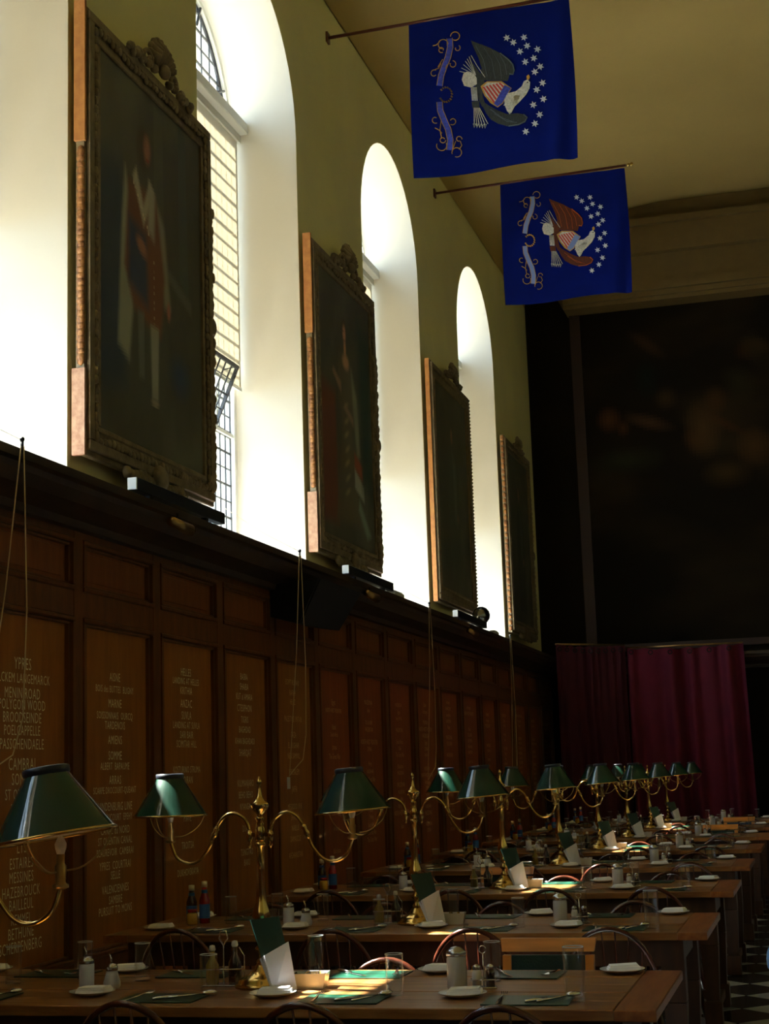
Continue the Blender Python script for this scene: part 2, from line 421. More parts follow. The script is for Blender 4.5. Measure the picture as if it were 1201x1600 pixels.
    obj('roller', MB().tube([(.0, -WW/2+.06, ZTR-.05), (.0, WW/2-.05, ZTR-.05)], .022, 8), 'white_paint', b_)
    # daylight portal over the opening
    pl = bpy.data.lights.new('daylight_portal', 'AREA'); pl.shape = 'RECTANGLE'; pl.size = 5.4; pl.size_y = WW; pl.cycles.is_portal = True
    po = bpy.data.objects.new('daylight_portal', pl); C.objects.link(po); po.location = (XO-.05, yc, 5.55)
    po.rotation_euler = (0, -math.pi/2, 0)
# end wall: mural, cornice beam, lower panelling -------------------------------------------------
XPAN = -3.845
def box_profile(pts, y0, y1): return MB().prism(pts, 'y', y0, y1)
# dark cornice of the wainscot
cp = [(XW, 2.86), (-3.78, 2.86), (-3.77, 2.90), (-3.72, 2.92), (-3.66, 2.95), (-3.61, 3.0), (-3.60, 3.03), (-3.57, 3.04), (-3.57, 3.085), (XW, 3.085)]
struct('trim_1', box_profile(cp, Y0, Y1), 'cornice', label='dark wooden cornice shelf along the top of the wall panelling')
struct('trim_2', MB().prism([(-(p[0]-XW)+Y1, p[1]) for p in cp], 'x', XW, XR), 'cornice', label='dark cornice across the end wall above the curtain')
# end cornice
ec = sroot('trim_3', 'stepped plaster cornice across the end wall above the mural')
def estep(x0, d, z0, z1): return MB().box(x0, XR, Y1-d, Y1, z0, z1)
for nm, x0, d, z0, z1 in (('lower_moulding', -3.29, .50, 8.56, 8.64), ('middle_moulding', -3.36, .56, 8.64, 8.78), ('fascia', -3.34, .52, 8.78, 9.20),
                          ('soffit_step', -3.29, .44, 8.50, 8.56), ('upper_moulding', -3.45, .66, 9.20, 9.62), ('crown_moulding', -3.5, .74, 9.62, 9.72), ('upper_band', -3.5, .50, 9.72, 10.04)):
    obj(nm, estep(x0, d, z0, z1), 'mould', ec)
# ------------------------------------------------------------------ painting surface helper
def canvas(nx, ny): return np.zeros((ny, nx, 3)) , *np.meshgrid((np.arange(nx)+.5)/nx, (np.arange(ny)+.5)/ny)
def blob(A, U, Vv, cu, cv, ru, rv, col, soft=.35, rot=0.):
    c, s = math.cos(rot), math.sin(rot); du, dv = (U-cu), (Vv-cv)
    d = np.sqrt(((du*c+dv*s)/ru)**2 + ((-du*s+dv*c)/rv)**2); a = np.clip((1-d)/soft, 0, 1)[..., None]
    A[:] = A*(1-a) + np.array(col)*a
def poly(A, U, Vv, pts, col, soft=.012):
    inside = np.zeros(U.shape, bool); n = len(pts); dist = np.full(U.shape, 9.)
    for i in range(n):
        (x1, y1), (x2, y2) = pts[i], pts[(i+1) % n]
        cond = ((y1 > Vv) != (y2 > Vv)) & (U < (x2-x1)*(Vv-y1)/((y2-y1) or 1e-9)+x1); inside ^= cond
        L2 = (x2-x1)**2+(y2-y1)**2; t = np.clip(((U-x1)*(x2-x1)+(Vv-y1)*(y2-y1))/(L2 or 1e-9), 0, 1)
        dist = np.minimum(dist, np.hypot(U-x1-t*(x2-x1), Vv-y1-t*(y2-y1)))
    a = np.where(inside, np.clip(.5+dist/soft, 0, 1), np.clip(.5-dist/soft, 0, 1))[..., None]
    A[:] = A*(1-a) + np.array(col)*a
def paint_mesh(name, A, origin, du, dv, parent, mn='oil_paint', label=None):
    """origin = top left corner, du / dv vectors along the picture; one quad per paint cell"""
    ny, nx, _ = A.shape; O, Du, Dv = np.array(origin), np.array(du), np.array(dv)
    i, j = np.meshgrid(np.arange(nx+1)/nx, np.arange(ny+1)/ny)
    P = O + i[..., None]*Du + j[..., None]*Dv; P = P.reshape(-1, 3)
    me = bpy.data.meshes.new(name); F_ = []
    for b in range(ny):
        k = b*(nx+1)
        for a in range(nx): F_.append((k+a, k+nx+1+a, k+nx+2+a, k+a+1))
    me.from_pydata(P.tolist(), [], F_)
    at = me.color_attributes.new('Col', 'FLOAT_COLOR', 'CORNER')
    cols = np.ones((ny*nx, 4, 4), np.float32); cols[:, :, :3] = A.reshape(-1, 1, 3); at.data.foreach_set('color', cols.ravel())
    me.materials.append(MT[mn]); me.update()
    o = bpy.data.objects.new(name, me); C.objects.link(o); o.parent = parent
    if label: o['label'] = label
    return o
# mural on the end wall
np.random.seed(3)
def fbm(nx, ny, cells, seed):
    rg = np.random.RandomState(seed); out = np.zeros((ny, nx)); amp = 1; tot = 0
    for o_ in range(4):
        c = cells*2**o_; G = rg.rand(c+2, c+2); u = np.linspace(0, c, nx); v = np.linspace(0, c, ny)
        ui = u.astype(int); vi = v.astype(int); fu = u-ui; fv = v-vi; fu = fu*fu*(3-2*fu); fv = fv*fv*(3-2*fv)
        a = G[np.ix_(vi, ui)]*(1-fu)+G[np.ix_(vi, ui+1)]*fu; b = G[np.ix_(vi+1, ui)]*(1-fu)+G[np.ix_(vi+1, ui+1)]*fu
        out += amp*(a*(1-fv[:, None])+b*fv[:, None]); tot += amp; amp *= .5
    return out/tot
mu = thing('mural', 'huge dark painted mural filling the end wall above the curtain', 'mural', (1.9, Y1-.06, 3.2))
NX, NY = 190, 110
A, U, Vv = canvas(NX, NY)
f1, f2 = fbm(NX, NY, 5, 1), fbm(NX, NY, 9, 2)
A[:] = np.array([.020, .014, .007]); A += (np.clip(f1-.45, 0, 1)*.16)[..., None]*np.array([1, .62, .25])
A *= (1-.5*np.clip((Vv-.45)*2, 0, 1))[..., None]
rg = random.Random(11)
for k in range(46):    # clouds of faint red-brown figures
    cu, cv = rg.uniform(.08, .95), rg.uniform(.05, .5); c = rg.choice([(.10, .04, .014), (.085, .05, .02), (.06, .045, .018), (.12, .06, .03), (.02, .03, .02)])
    blob(A, U, Vv, cu, cv, rg.uniform(.012, .03), rg.uniform(.02, .07), c, .9, rg.uniform(-1, 1))
for cu, cv, ru, rv, c in ((.035, .33, .02, .045, (.16, .06, .02)), (.055, .36, .012, .03, (.10, .04, .015)), (.06, .46, .06, .05, (.045, .045, .022)),
                          (.17, .38, .03, .10, (.15, .08, .03)), (.19, .30, .02, .05, (.13, .06, .02)), (.24, .45, .03, .07, (.14, .07, .025)), (.20, .52, .04, .05, (.10, .06, .022)), (.12, .28, .02, .04, (.09, .05, .02))):
    blob(A, U, Vv, cu, cv, ru, rv, c, .9)
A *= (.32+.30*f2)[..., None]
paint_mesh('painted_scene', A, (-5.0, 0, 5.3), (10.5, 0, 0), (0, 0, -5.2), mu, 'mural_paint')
obj('mural_border', MB().box(-5.16, -5.0, -.02, .03, .1, 5.3).box(5.5, 5.66, -.02, .03, .1, 5.3).box(-5.16, 5.66, -.02, .03, .0, .1), 'mural_frame', mu)

# ------------------------------------------------------------------ wainscot on the left wall
PP = 1.049; PY0 = 7.695; PW = .945
ws = sroot('wall_left_panelling', 'orange brown oak wall panelling with gilt lettering')
back = MB().box(XW, -3.875, Y0, Y1, 0, 2.87)
obj('backing_board', back, 'oak_frame', ws)
KMIN, KMAX = -5, 14
for nm, z0, z1 in (('rail', 2.39, 2.532), ('rail', 2.822, 2.87), ('rail', .46, .56), ('skirting', 0, .16)):
    obj(nm, MB().box(-3.875, -3.835, Y0+.8, Y1, z0, z1, .003), 'oak_frame', ws)
def moulding(y0, y1, z0, z1):
    """raised bead moulding round a panel"""
    mb = MB(); w_ = .028
    for a, b, c, d in ((y0, y1, z1-w_, z1), (y0, y1, z0, z0+w_), (y0, y0+w_, z0+w_, z1-w_), (y1-w_, y1, z0+w_, z1-w_)):
        mb.box(-3.862, -3.824, a, b, c, d, .007)
    w2 = .045
    for a, b, c, d in ((y0+w_, y1-w_, z1-w2, z1-w_), (y0+w_, y1-w_, z0+w_, z0+w2), (y0+w_, y0+w2, z0+w2, z1-w2), (y1-w2, y1-w_, z0+w2, z1-w2)):
        mb.box(-3.868, -3.846, a, b, c, d, .004)
    return mb
TEXT = {
 -1: [('(YPRES)', 2.282, .045, 1), ('YPRES', 2.105, .062, 0), ('PILCKEM LANGEMARCK', 2.03, .050, 0), ('MENIN ROAD', 1.955, .056, 0), ('POLYGON WOOD', 1.897, .054, 0), ('BROODSEINDE', 1.833, .055, 0),
      ('POELCAPPELLE', 1.768, .052, 0), ('PASSCHENDAELE', 1.70, .055, 0), ('CAMBRAI', 1.60, .062, 0), ('SOMME', 1.525, .060, 0), ('ST QUENTIN', 1.45, .055, 0), ('ROSIERES', 1.38, .050, 0), ('AVRE', 1.315, .050, 0), ('LYS', 1.19, .060, 0),
      ('ESTAIRES', 1.113, .055, 0), ('MESSINES', 1.045, .055, 0), ('HAZEBROUCK', .975, .055, 0), ('BAILLEUL', .912, .055, 0), ('KEMMEL', .842, .052, 0), ('BETHUNE', .776, .056, 0), ('SCHERPENBERG', .71, .056, 0)],
 0: [('AISNE', 2.09, .050, 0), ('BOIS des BUTTES  BLIGNY', 2.02, .040, 0), ('MARNE', 1.94, .050, 0), ('SOISSONNAIS  OURCQ', 1.87, .042, 0), ('TARDENOIS', 1.815, .046, 0), ('AMIENS', 1.733, .050, 0), ('SOMME', 1.645, .050, 0),
     ('ALBERT  BAPAUME', 1.585, .042, 0), ('ARRAS', 1.508, .050, 0), ('SCARPE DROCOURT-QUEANT', 1.45, .038, 0), ('HINDENBURG LINE', 1.36, .048, 0), ('HAVRINCOURT  EPEHY', 1.30, .040, 0), ('CANAL du NORD', 1.228, .045, 0),
     ('ST QUENTIN CANAL', 1.17, .044, 0), ('BEAUREVOIR  CAMBRAI', 1.108, .042, 0), ('YPRES  COURTRAI', 1.035, .046, 0), ('SELLE', .98, .046, 0), ('VALENCIENNES', .905, .046, 0), ('SAMBRE', .846, .046, 0), ('PURSUIT TO MONS', .79, .046, 0)],
 1: [('HELLES', 2.175, .050, 0), ('LANDING AT HELLES', 2.117, .042, 0), ('KRITHIA', 2.057, .048, 0), ('ANZAC', 1.975, .052, 0), ('SUVLA', 1.90, .052, 0), ('LANDING AT SUVLA', 1.838, .044, 0), ('SARI BAIR', 1.778, .046, 0), ('SCIMITAR HILL', 1.72, .046, 0),
     ('KOSTURINO STRUMA', 1.56, .042, 0), ('DOIRAN', 1.495, .046, 0), ('VITTORIO VENETO', 1.335, .044, 0), ('PIAVE', 1.258, .046, 0), ('TROITSA', 1.09, .046, 0), ('DUKHOVSKAYA', .925, .044, 0)],
 2: [('BASRA', 2.20, .046, 0), ('SHAIBA', 2.13, .048, 0), ('KUT al AMARA', 2.06, .046, 0), ('CTESIPHON', 1.98, .050, 0), ('TIGRIS', 1.90, .046, 0), ('BAGHDAD', 1.83, .046, 0), ('KHAN BAGHDADI', 1.75, .044, 0), ('SHARQAT', 1.67, .050, 0),
     ('KILIMANJARO', 1.46, .048, 0), ('BEHO BEHO', 1.38, .048, 0), ('NYANGAO', 1.30, .046, 0), ('DUALA', 1.15, .046, 0), ('TSINGTAO', .99, .046, 0), ('BAKU', .92, .044, 0)],
 3: [('EGYPT RUMANI', 2.21, .042, 0), ('RAFAH', 2.13, .044, 0), ('HEJAZ', 2.06, .042, 0), ('PALESTINE 1917-18', 1.93, .044, 0), ('GAZA', 1.81, .046, 0), ('EL MUGHAR', 1.73, .044, 0), ('NEBI SAMWIL', 1.65, .044, 0), ('JERUSALEM', 1.53, .046, 0),
     ('JAFFA', 1.40, .046, 0), ('MEGIDDO 1918', 1.27, .044, 0), ('SHARON', 1.19, .044, 0), ('NABLUS', 1.11, .044, 0), ('DAMASCUS', 1.03, .044, 0), ('AFGHANISTAN', .91, .044, 0)]}
GEN = ['NORTH WEST FRONTIER', 'Baluchistan', 'MURMAN', 'Archangel', 'DVINA', 'WAZIRISTAN', 'Italy 1917-18', 'MACEDONIA', 'Kabul', 'KANDAHAR', 'The Great War', 'South Africa', 'LADYSMITH', 'Relief of', 'MAFEKING', 'Egypt', 'TEL EL KEBIR', 'Sudan', 'KHARTOUM', 'Peking']
def lettering(lines, yc, parent, mn, name='lettering'):
    # every line is a curve text, all converted into one thin mesh
    import bmesh
    out = bmesh.new(); dg = None
    for txt, z, h, f in lines:
        cu = bpy.data.curves.new('line', 'FONT'); cu.body = txt; cu.size = h*1.40; cu.align_x = 'CENTER'; cu.space_character = 1.12; cu.extrude = .0; cu.resolution_u = 2
        cu.offset = -h*.004
        ob = bpy.data.objects.new('line', cu); me = ob.to_mesh(); 
        if not me.vertices: continue
        xs = [v.co.x for v in me.vertices]; wd = max(xs)-min(xs); sx = min(.70, .80/max(wd, .01))
        b2 = bmesh.new(); b2.from_mesh(me)
        for v in b2.verts: x, y = v.co.x, v.co.y; v.co = (.0, yc+x*sx, z-h*.5+y)
        tm = bpy.data.meshes.new('t'); b2.to_mesh(tm); b2.free(); out.from_mesh(tm); bpy.data.meshes.remove(tm)
        ob.to_mesh_clear(); bpy.data.objects.remove(ob); bpy.data.curves.remove(cu)
    me = bpy.data.meshes.new(name); out.to_mesh(me); out.free(); me.materials.append(MT[mn])
    o = bpy.data.objects.new(name, me); C.objects.link(o); o.parent = parent; o.location = (-3.8662, 0, 0)
    return o
for k in range(KMIN, KMAX+1):
    y0 = PY0 + PP*k; y1 = y0+PW
    sw = .11 if k not in (0, 4, 8, 12) else .125
    obj('stile', MB().box(-3.875, -3.833, y0-.104, y0, .16, 2.87, .003), 'oak_frame', ws)
    pm = 'oak' if k < 4 else 'oak_red'
    obj('upper_panel', MB().box(-3.88, -3.868, y0, y1, 2.532, 2.822).box(-3.87, -3.862, y0+.10, y1-.10, 2.60, 2.76, .004), 'oak_upper', ws)
    p = obj('panel', MB().box(-3.88, -3.868, y0, y1, .56, 2.39), pm, ws)
    obj('panel_moulding', moulding(y0, y1, 2.532, 2.822), 'oak_frame', ws)
    obj('panel_moulding', moulding(y0, y1, .56, 2.39), 'oak_frame', ws)
    obj('dado_panel', MB().box(-3.88, -3.868, y0, y1, .16, .46), 'oak_red', ws)
    if k >= -1:
        L = TEXT.get(k)
        if not L:
            rg = random.Random(k*13+1); L = []; z = rg.uniform(2.12, 2.26)
            while z > .85:
                if rg.random() < .88: L.append((rg.choice(GEN), z, rg.choice([.036, .040, .044]), 0))
                z -= rg.choice([.062, .066, .07, .11])
        lf = [l for l in L if not l[3]]
        lettering(lf, (y0+y1)/2 - (.03 if k == -1 else 0), p, 'letter' if k < 3 else 'letter_faint')

# ------------------------------------------------------------------ portraits
def portrait_paint(kind):
    NX, NY = 80, 116; A, U, Vv = canvas(NX, NY); f = fbm(NX, NY, 4, 5+kind)
    A[:] = np.array([.034, .034, .026]); A += (np.clip(f-.4, 0, 1)*.05)[..., None]*np.array([.8, 1, .8])
    if kind == 0:
        U, Vv = U+.09, Vv+.05
        poly(A, U, Vv, [(.60, .06), (.69, .08), (.70, .52), (.60, .50)], (.045, .05, .035)); poly(A, U, Vv, [(.85, .05), (.93, .07), (.95, .55), (.86, .52)], (.035, .045, .04))
        poly(A, U, Vv, [(.02, .35), (.30, .30), (.34, .90), (.02, .96)], (.018, .028, .042), .08)
        poly(A, U, Vv, [(.70, .50), (.98, .56), (.98, .60), (.70, .53)], (.06, .065, .055), .02)
        poly(A, U, Vv, [(.33, .31), (.30, .45), (.26, .80), (.36, .83), (.42, .60), (.38, .40)], (.15, .16, .12), .03)      # pale mantle, left fall
        poly(A, U, Vv, [(.60, .33), (.70, .40), (.76, .62), (.70, .63), (.62, .48)], (.13, .13, .10), .03)
        poly(A, U, Vv, [(.36, .34), (.62, .33), (.70, .55), (.66, .72), (.40, .68), (.32, .58)], (.085, .035, .018), .03)   # robe
        poly(A, U, Vv, [(.36, .44), (.52, .46), (.54, .66), (.36, .62)], (.02, .030, .055), .04)
        poly(A, U, Vv, [(.40, .32), (.50, .44), (.60, .32), (.56, .30), (.50, .38), (.43, .29)], (.20, .19, .15), .02)
        poly(A, U, Vv, [(.55, .30), (.61, .33), (.60, .46), (.54, .44)], (.17, .17, .14), .03)                               # lace
        for q in range(9): blob(A, U, Vv, .41+.017*q, .335+.014*q, .008, .006, (.28, .25, .18), .5); blob(A, U, Vv, .60, .52+.022*q, .006, .006, (.20, .18, .12), .5)
        blob(A, U, Vv, .48, .50, .07, .03, (.16, .075, .05), .6, .3); blob(A, U, Vv, .74, .63, .025, .035, (.19, .08, .055), .6)
        poly(A, U, Vv, [(.56, .70), (.64, .70), (.63, .90), (.57, .90)], (.15, .155, .13), .02)                              # stocking leg
        poly(A, U, Vv, [(.44, .68), (.50, .68), (.50, .86), (.45, .86)], (.07, .08, .07), .02); blob(A, U, Vv, .60, .91, .05, .015, (.16, .14, .10), .6)
        blob(A, U, Vv, .50, .22, .085, .075, (.030, .022, .014), .4); blob(A, U, Vv, .535, .215, .045, .052, (.17, .085, .055), .6)
        blob(A, U, Vv, .52, .205, .008, .005, (.05, .02, .015), .6); blob(A, U, Vv, .555, .205, .008, .005, (.05, .02, .015), .6); blob(A, U, Vv, .54, .243, .015, .004, (.14, .03, .02), .6)
        blob(A, U, Vv, .85, .80, .14, .08, (.015, .03, .065), .9)
    elif kind == 1:
        Vv = Vv+.03
        poly(A, U, Vv, [(.03, .45), (.28, .48), (.30, .97), (.03, .97)], (.075, .028, .018), .05)
        poly(A, U, Vv, [(.38, .30), (.62, .30), (.68, .46), (.58, .60), (.72, .95), (.26, .95), (.40, .58), (.34, .44)], (.055, .05, .035), .04)
        for q in range(7): blob(A, U, Vv, .48+.01*(q % 2), .50+.055*q, .07, .016, (.15, .12, .065), .8, -.3)
        poly(A, U, Vv, [(.60, .34), (.70, .44), (.74, .66), (.68, .68), (.62, .50)], (.12, .13, .10), .04)
        poly(A, U, Vv, [(.62, .72), (.80, .78), (.80, .84), (.62, .80)], (.17, .19, .18), .02); poly(A, U, Vv, [(.62, .66), (.78, .70), (.78, .76), (.62, .72)], (.14, .035, .02), .02)
        poly(A, U, Vv, [(.70, .84), (.92, .96), (.84, .98), (.68, .88)], (.11, .15, .13), .03)
        blob(A, U, Vv, .50, .325, .085, .04, (.26, .15, .10), .6); blob(A, U, Vv, .49, .27, .03, .05, (.26, .14, .09), .6)
        blob(A, U, Vv, .48, .20, .065, .055, (.04, .028, .018), .4); blob(A, U, Vv, .485, .215, .040, .045, (.30, .16, .10), .6)
        blob(A, U, Vv, .47, .208, .007, .004, (.06, .03, .02), .6); blob(A, U, Vv, .50, .208, .007, .004, (.06, .03, .02), .6); blob(A, U, Vv, .486, .24, .012, .003, (.16, .04, .03), .6)
        poly(A, U, Vv, [(.26, .38), (.40, .42), (.40, .46), (.24, .40)], (.16, .10, .07), .02); poly(A, U, Vv, [(.46, .49), (.62, .53), (.62, .56), (.46, .52)], (.15, .10, .07), .02)
        poly(A, U, Vv, [(.75, .12), (.97, .16), (.97, .80), (.78, .78)], (.015, .030, .028), .1)
    else:
        cz = (.06, .07, .055) if kind == 2 else (.035, .04, .04)
        poly(A, U, Vv, [(.40, .30), (.62, .30), (.70, .62), (.62, .92), (.36, .92), (.34, .58)], tuple(c*.6 for c in cz), .06)
        poly(A, U, Vv, [(.50, .30), (.60, .36), (.60, .66), (.52, .64)], cz, .05); blob(A, U, Vv, .5, .22, .045, .05, (.13, .07, .045), .6)
        blob(A, U, Vv, .62, .62, .05, .03, (.10, .06, .04), .7)
    A *= (2.5+.7*fbm(NX, NY, 12, 9+kind))[..., None]
    return A
def carved_side(mb, x0, x1, ya, yb, z0, z1, rg, along='z', r=.028):
    """row of carved leaves and scrolls on a frame edge"""
    L = (z1-z0) if along == 'z' else (yb-ya); n = int(L/.055)
    for i in range(n):
        t = (i+.5)/n; a = rg.uniform(-.01, .01); q = r*rg.uniform(.7, 1.25)
        if along == 'z': mb.ball(((x0+x1)/2, (ya+yb)/2+a, z0+L*t), (x1-x0)*.55, q, .032, 6, 4)
        else: mb.ball(((x0+x1)/2, ya+L*t, (z0+z1)/2+a), (x1-x0)*.55, .032, q, 6, 4)
def crest(cy, cz, s, seed, x0=-3.88):
    """carved shell with scrolls and leaves"""
    rg = random.Random(seed); mb = MB()
    for i in range(9):     # shell ribs
        a = math.radians(18+18*i); P = [(x0+.02, cy+s*.05*math.cos(a), cz+s*.05), (x0+.07, cy+s*.13*math.cos(a), cz+s*(.05+.12*math.sin(a))), (x0+.03, cy+s*.18*math.cos(a), cz+s*(.05+.19*math.sin(a)))]
        mb.tube(P, [s*.012, s*.028, s*.022], 6); mb.ball(P[2], s*.026, n=6, m=4)
    for sg in (-1, 1):     # scrolls
        for q, (oy, oz, rr_) in enumerate(((.20, .03, .075), (.34, -.01, .06), (.46, -.03, .045))):
            P = []
            for i in range(14):
                a = i*.55; rad = s*rr_*(1-i/16); P.append((x0+.03+.02*(i/14), cy+sg*(s*oy+rad*math.cos(a)), cz+s*oz+rad*math.sin(a)))
            mb.tube(P, s*.016, 6)
        for i in range(5):
            y = cy+sg*s*(.12+.09*i); mb.ball((x0+.04, y, cz-s*.01+rg.uniform(-.01, .02)), .03, s*.045, s*.03, 6, 4)
    mb.ball((x0+.06, cy, cz+s*.03), .04, s*.06, s*.05, 8, 5)
    return mb
FX0, FX1 = -3.925, -3.862
PNAMES = ['largest gilt framed portrait, a standing man in a pale mantle',
          'gilt framed portrait of a standing lady in a gown',
          'narrow looking bead edged gilt portrait, third along the window wall',
          'dark carved gilt portrait at the far end of the window wall']
for i in range(4):
    y0 = 7.79 + BAY*i; y1 = y0+1.97; z0, z1 = 3.335, 6.08
    if i == 3: y1 = y0+1.93
    pt = thing('portrait', PNAMES[i], 'painting', (0, 0, 0), 0, 'framed portraits hung on the piers')
    fr = MB(); wS = .19
    def ring(d0, d1, x0, x1):
        for a, b, c, d in ((y0+d0, y1-d0, z0+d0, z0+d1), (y0+d0, y1-d0, z1-d1, z1-d0), (y0+d0, y0+d1, z0+d1, z1-d1), (y1-d1, y1-d0, z0+d1, z1-d1)):
            fr.box(x0, x1, a, b, c, d, .006)
    ring(0.0, .05, FX0, FX1-.012); ring(.03, .09, FX0, FX1+.012); ring(.09, .16, FX0, FX1-.008); ring(.155, wS, FX0, FX1+.002)
    obj('frame', fr, 'gilt', pt)
    cm = MB(); rg = random.Random(i)
    if i in (0, 1, 3):
        carved_side(cm, FX1-.01, FX1+.018, y0+.10, y0+.14, z0+.1, z1-.1, rg); carved_side(cm, FX1-.01, FX1+.018, y1-.14, y1-.10, z0+.1, z1-.1, rg)
        carved_side(cm, FX1-.01, FX1+.018, y0+.1, y1-.1, z0+.09, z0+.13, rg, 'y'); carved_side(cm, FX1-.01, FX1+.018, y0+.1, y1-.1, z1-.13, z1-.09, rg, 'y')
        for k in range(30):      # irregular leaves along the far edge
            z = z0+.15+(z1-z0-.7)*k/30; cm.ball((FX1-.01, y1+rg.uniform(-.012, .03), z), .022, .028, .045, 6, 4)
        obj('carved_leaves', cm, 'gilt', pt)
        cen = MB(); cen.lathe([(.0, .03), (.05, .025), (.075, .01), (.06, .0), (.0, 0)], 12)
        for zz, yy in (((z0+z1)/2-.1, y1-.04),):
            obj('side_rosette', cen.mesh('r'), 'gilt', pt, (FX1, yy, zz), (0, math.pi/2, 0))
        bm_ = MB()
        for k in range(16): bm_.ball((FX1, y0+.55+(y1-y0-1.1)*k/15, z0-.012*math.sin(k*1.3)-.01), .03, .05, .045, 6, 4)
        bm_.ball((FX1+.02, (y0+y1)/2, z0+.02), .045, .10, .09, 8, 5)
        obj('lower_ornament', bm_, 'gilt', pt)
        # near edge: plain raw blocks at the ends, worn carving between
        if i < 3: obj('upper_block', MB().box(FX0-.01, FX1-.002, y0-.012, y0+.012, z1-.87, z1+.02, .003), 'raw_wood', pt, label='plain orange wood block on upper near edge')
        if i < 3: obj('lower_block', MB().box(FX0-.02, FX1-.002, y0-.014, y0+.010, z0-.01, z0+.50, .003), 'pale_wood' if i else 'pale_wood', pt, label='plain pale wood block on lower near edge')
        em = MB()
        for k in range(34):
            z = (z0+.56+(z1-z0-1.5)*k/33) if i < 3 else z0+.05+(z1-z0-.1)*k/33; em.ball(((FX0+FX1)/2, y0-.004, z), .028, .016, .04*rg.uniform(.7, 1.2), 6, 4)
        obj('edge_carving', em, 'gilt_bright', pt)
    else:
        for sy, mt_ in ((y0-.008, 'gilt_bright'), (y1, 'gilt')):
            bd = MB()
            for k in range(62): bd.ball((FX1+.004, sy+.10 if sy < y1 else sy+.004, z0+.05+(z1-z0-.1)*k/61), .014, .014, .016, 6, 4)
            obj('bead_edge', bd, mt_, pt)
        obj('near_edge', MB().box(FX0, FX1-.014, y0-.015, y0, z0, z1, .003), 'raw_wood', pt, label='bright gold near edge')
    if i != 3: obj('crest', crest((y0+y1)/2+.08, z1+.0, 1.0 if i < 2 else .8, i), 'gilt', pt)
    else: obj('crest', crest((y0+y1)/2, z1-.02, .7, i), 'gilt', pt)
    if i == 3: 
        pass
    paint_mesh('canvas', portrait_paint(i), (FX1-.014, y0+wS-.01, z1-wS+.01), (0, y1-y0-2*wS+.02, 0), (0, 0, -(z1-z0-2*wS+.02)), pt)
    obj('backboard', MB().box(FX0+.002, FX1-.02, y0+.02, y1-.02, z0+.02, z1-.02), 'raw_wood', pt)
    for ya_, za_ in ((y0+.5, z0+.3), (y1-.56, z0+.3), ((y0+y1)/2-.03, z1-.6)): obj('hanging_bracket', MB().box(XW, FX0+.01, ya_, ya_+.06, za_, za_+.1), 'black', pt)
# picture light boxes on the cornice
LB = ['under the largest portrait', 'under the portrait of the lady', 'under the third portrait']
for i, (ya, yb) in enumerate(((7.86, 9.22), (11.98, 13.38), (15.98, 17.5))):
    t = thing('picture_light', 'long black picture light box on the cornice ' + LB[i], 'light fitting', (0, 0, 0), 0, 'picture light boxes on the cornice')
    obj('housing', MB().box(-3.64, -3.585, ya+.015, yb, 3.115, 3.19, .004), 'black_blue', t)
    obj('end_cap', MB().box(-3.64, -3.586, ya, ya+.015, 3.118, 3.186), 'white_paint', t, label='white end cap')
    for y_ in (ya+.2, yb-.3): obj('foot', MB().box(-3.63, -3.595, y_, y_+.04, 3.084, 3.12), 'black', t)
    s_ = thing('spotlight', 'small brass coloured spotlight clipped to the cornice edge ' + LB[i], 'light fitting', (-3.565, ya+.55, 3.0), 0, 'small spotlights on the cornice edge')
    obj('lamp_head', MB().tube([(.0, -.12, .0), (.03, .10, -.03)], [.028, .038], 12), 'brass_dark', s_)
    obj('lens', MB().tube([(.03, .10, -.03), (.0315, .112, -.0315)], [.034, .034], 12), 'chrome', s_)
    obj('bracket', MB().box(-.06, .0, -.02, .0, .0, .06), 'black', s_)
t = thing('floodlight', 'silver round floodlight standing on the cornice beside the third portrait', 'light fitting', (-3.72, 17.75, 3.085))
obj('flood_head', MB().tube([(-.0, -.12, .18), (.0, .04, .21), (.0, .09, .215)], [.06, .085, .10], 14), 'steel', t); obj('rim', MB().tube([(0, .085, .215), (0, .11, .22)], [.105, .105], 14), 'black', t)
obj('stand', MB().box(-.02, .02, -.02, .02, 0, .14).box(-.05, .05, -.06, .06, 0, .02), 'black', t)
for i, (yy, zz, ll) in enumerate(((13.55, 3.115, .34), (18.15, 3.12, .22))):
    t = thing('junction_box', ('pale grey conduit box lying on the cornice past the second picture light', 'pale grey box on the cornice behind the floodlight')[i], 'box', (-3.66, yy, 3.085))
    obj('box_body', MB().box(-.04, .04, 0, ll, 0, .06, .012), 'white_paint', t); obj('box_lid', MB().box(-.03, .03, .02, ll-.02, .06, .066), 'steel', t)
# loudspeaker under the cornice
sp = thing('loudspeaker', 'large black loudspeaker hung under the cornice above the name panels', 'speaker', (0, 0, 0))
ya, yb = 10.72, 11.80
obj('cabinet', MB().hexa([(-3.82, ya, 2.66), (-3.60, ya, 2.60), (-3.58, yb-.15, 2.62), (-3.82, yb-.15, 2.66), (-3.82, ya, 2.90), (-3.44, ya, 2.93), (-3.44, yb, 2.93), (-3.82, yb, 2.90)]), 'black', sp)
obj('grille', MB().hexa([(-3.60, ya+.02, 2.605), (-3.59, ya+.02, 2.602), (-3.57, yb-.17, 2.622), (-3.58, yb-.17, 2.625), (-3.445, ya+.02, 2.92), (-3.43, ya+.02, 2.92), (-3.43, yb-.02, 2.92), (-3.445, yb-.02, 2.92)]), 'black', sp)
obj('mounting_bar', MB().box(-3.84, -3.60, ya+.4, ya+.45, 2.90, 2.95), 'black', sp)

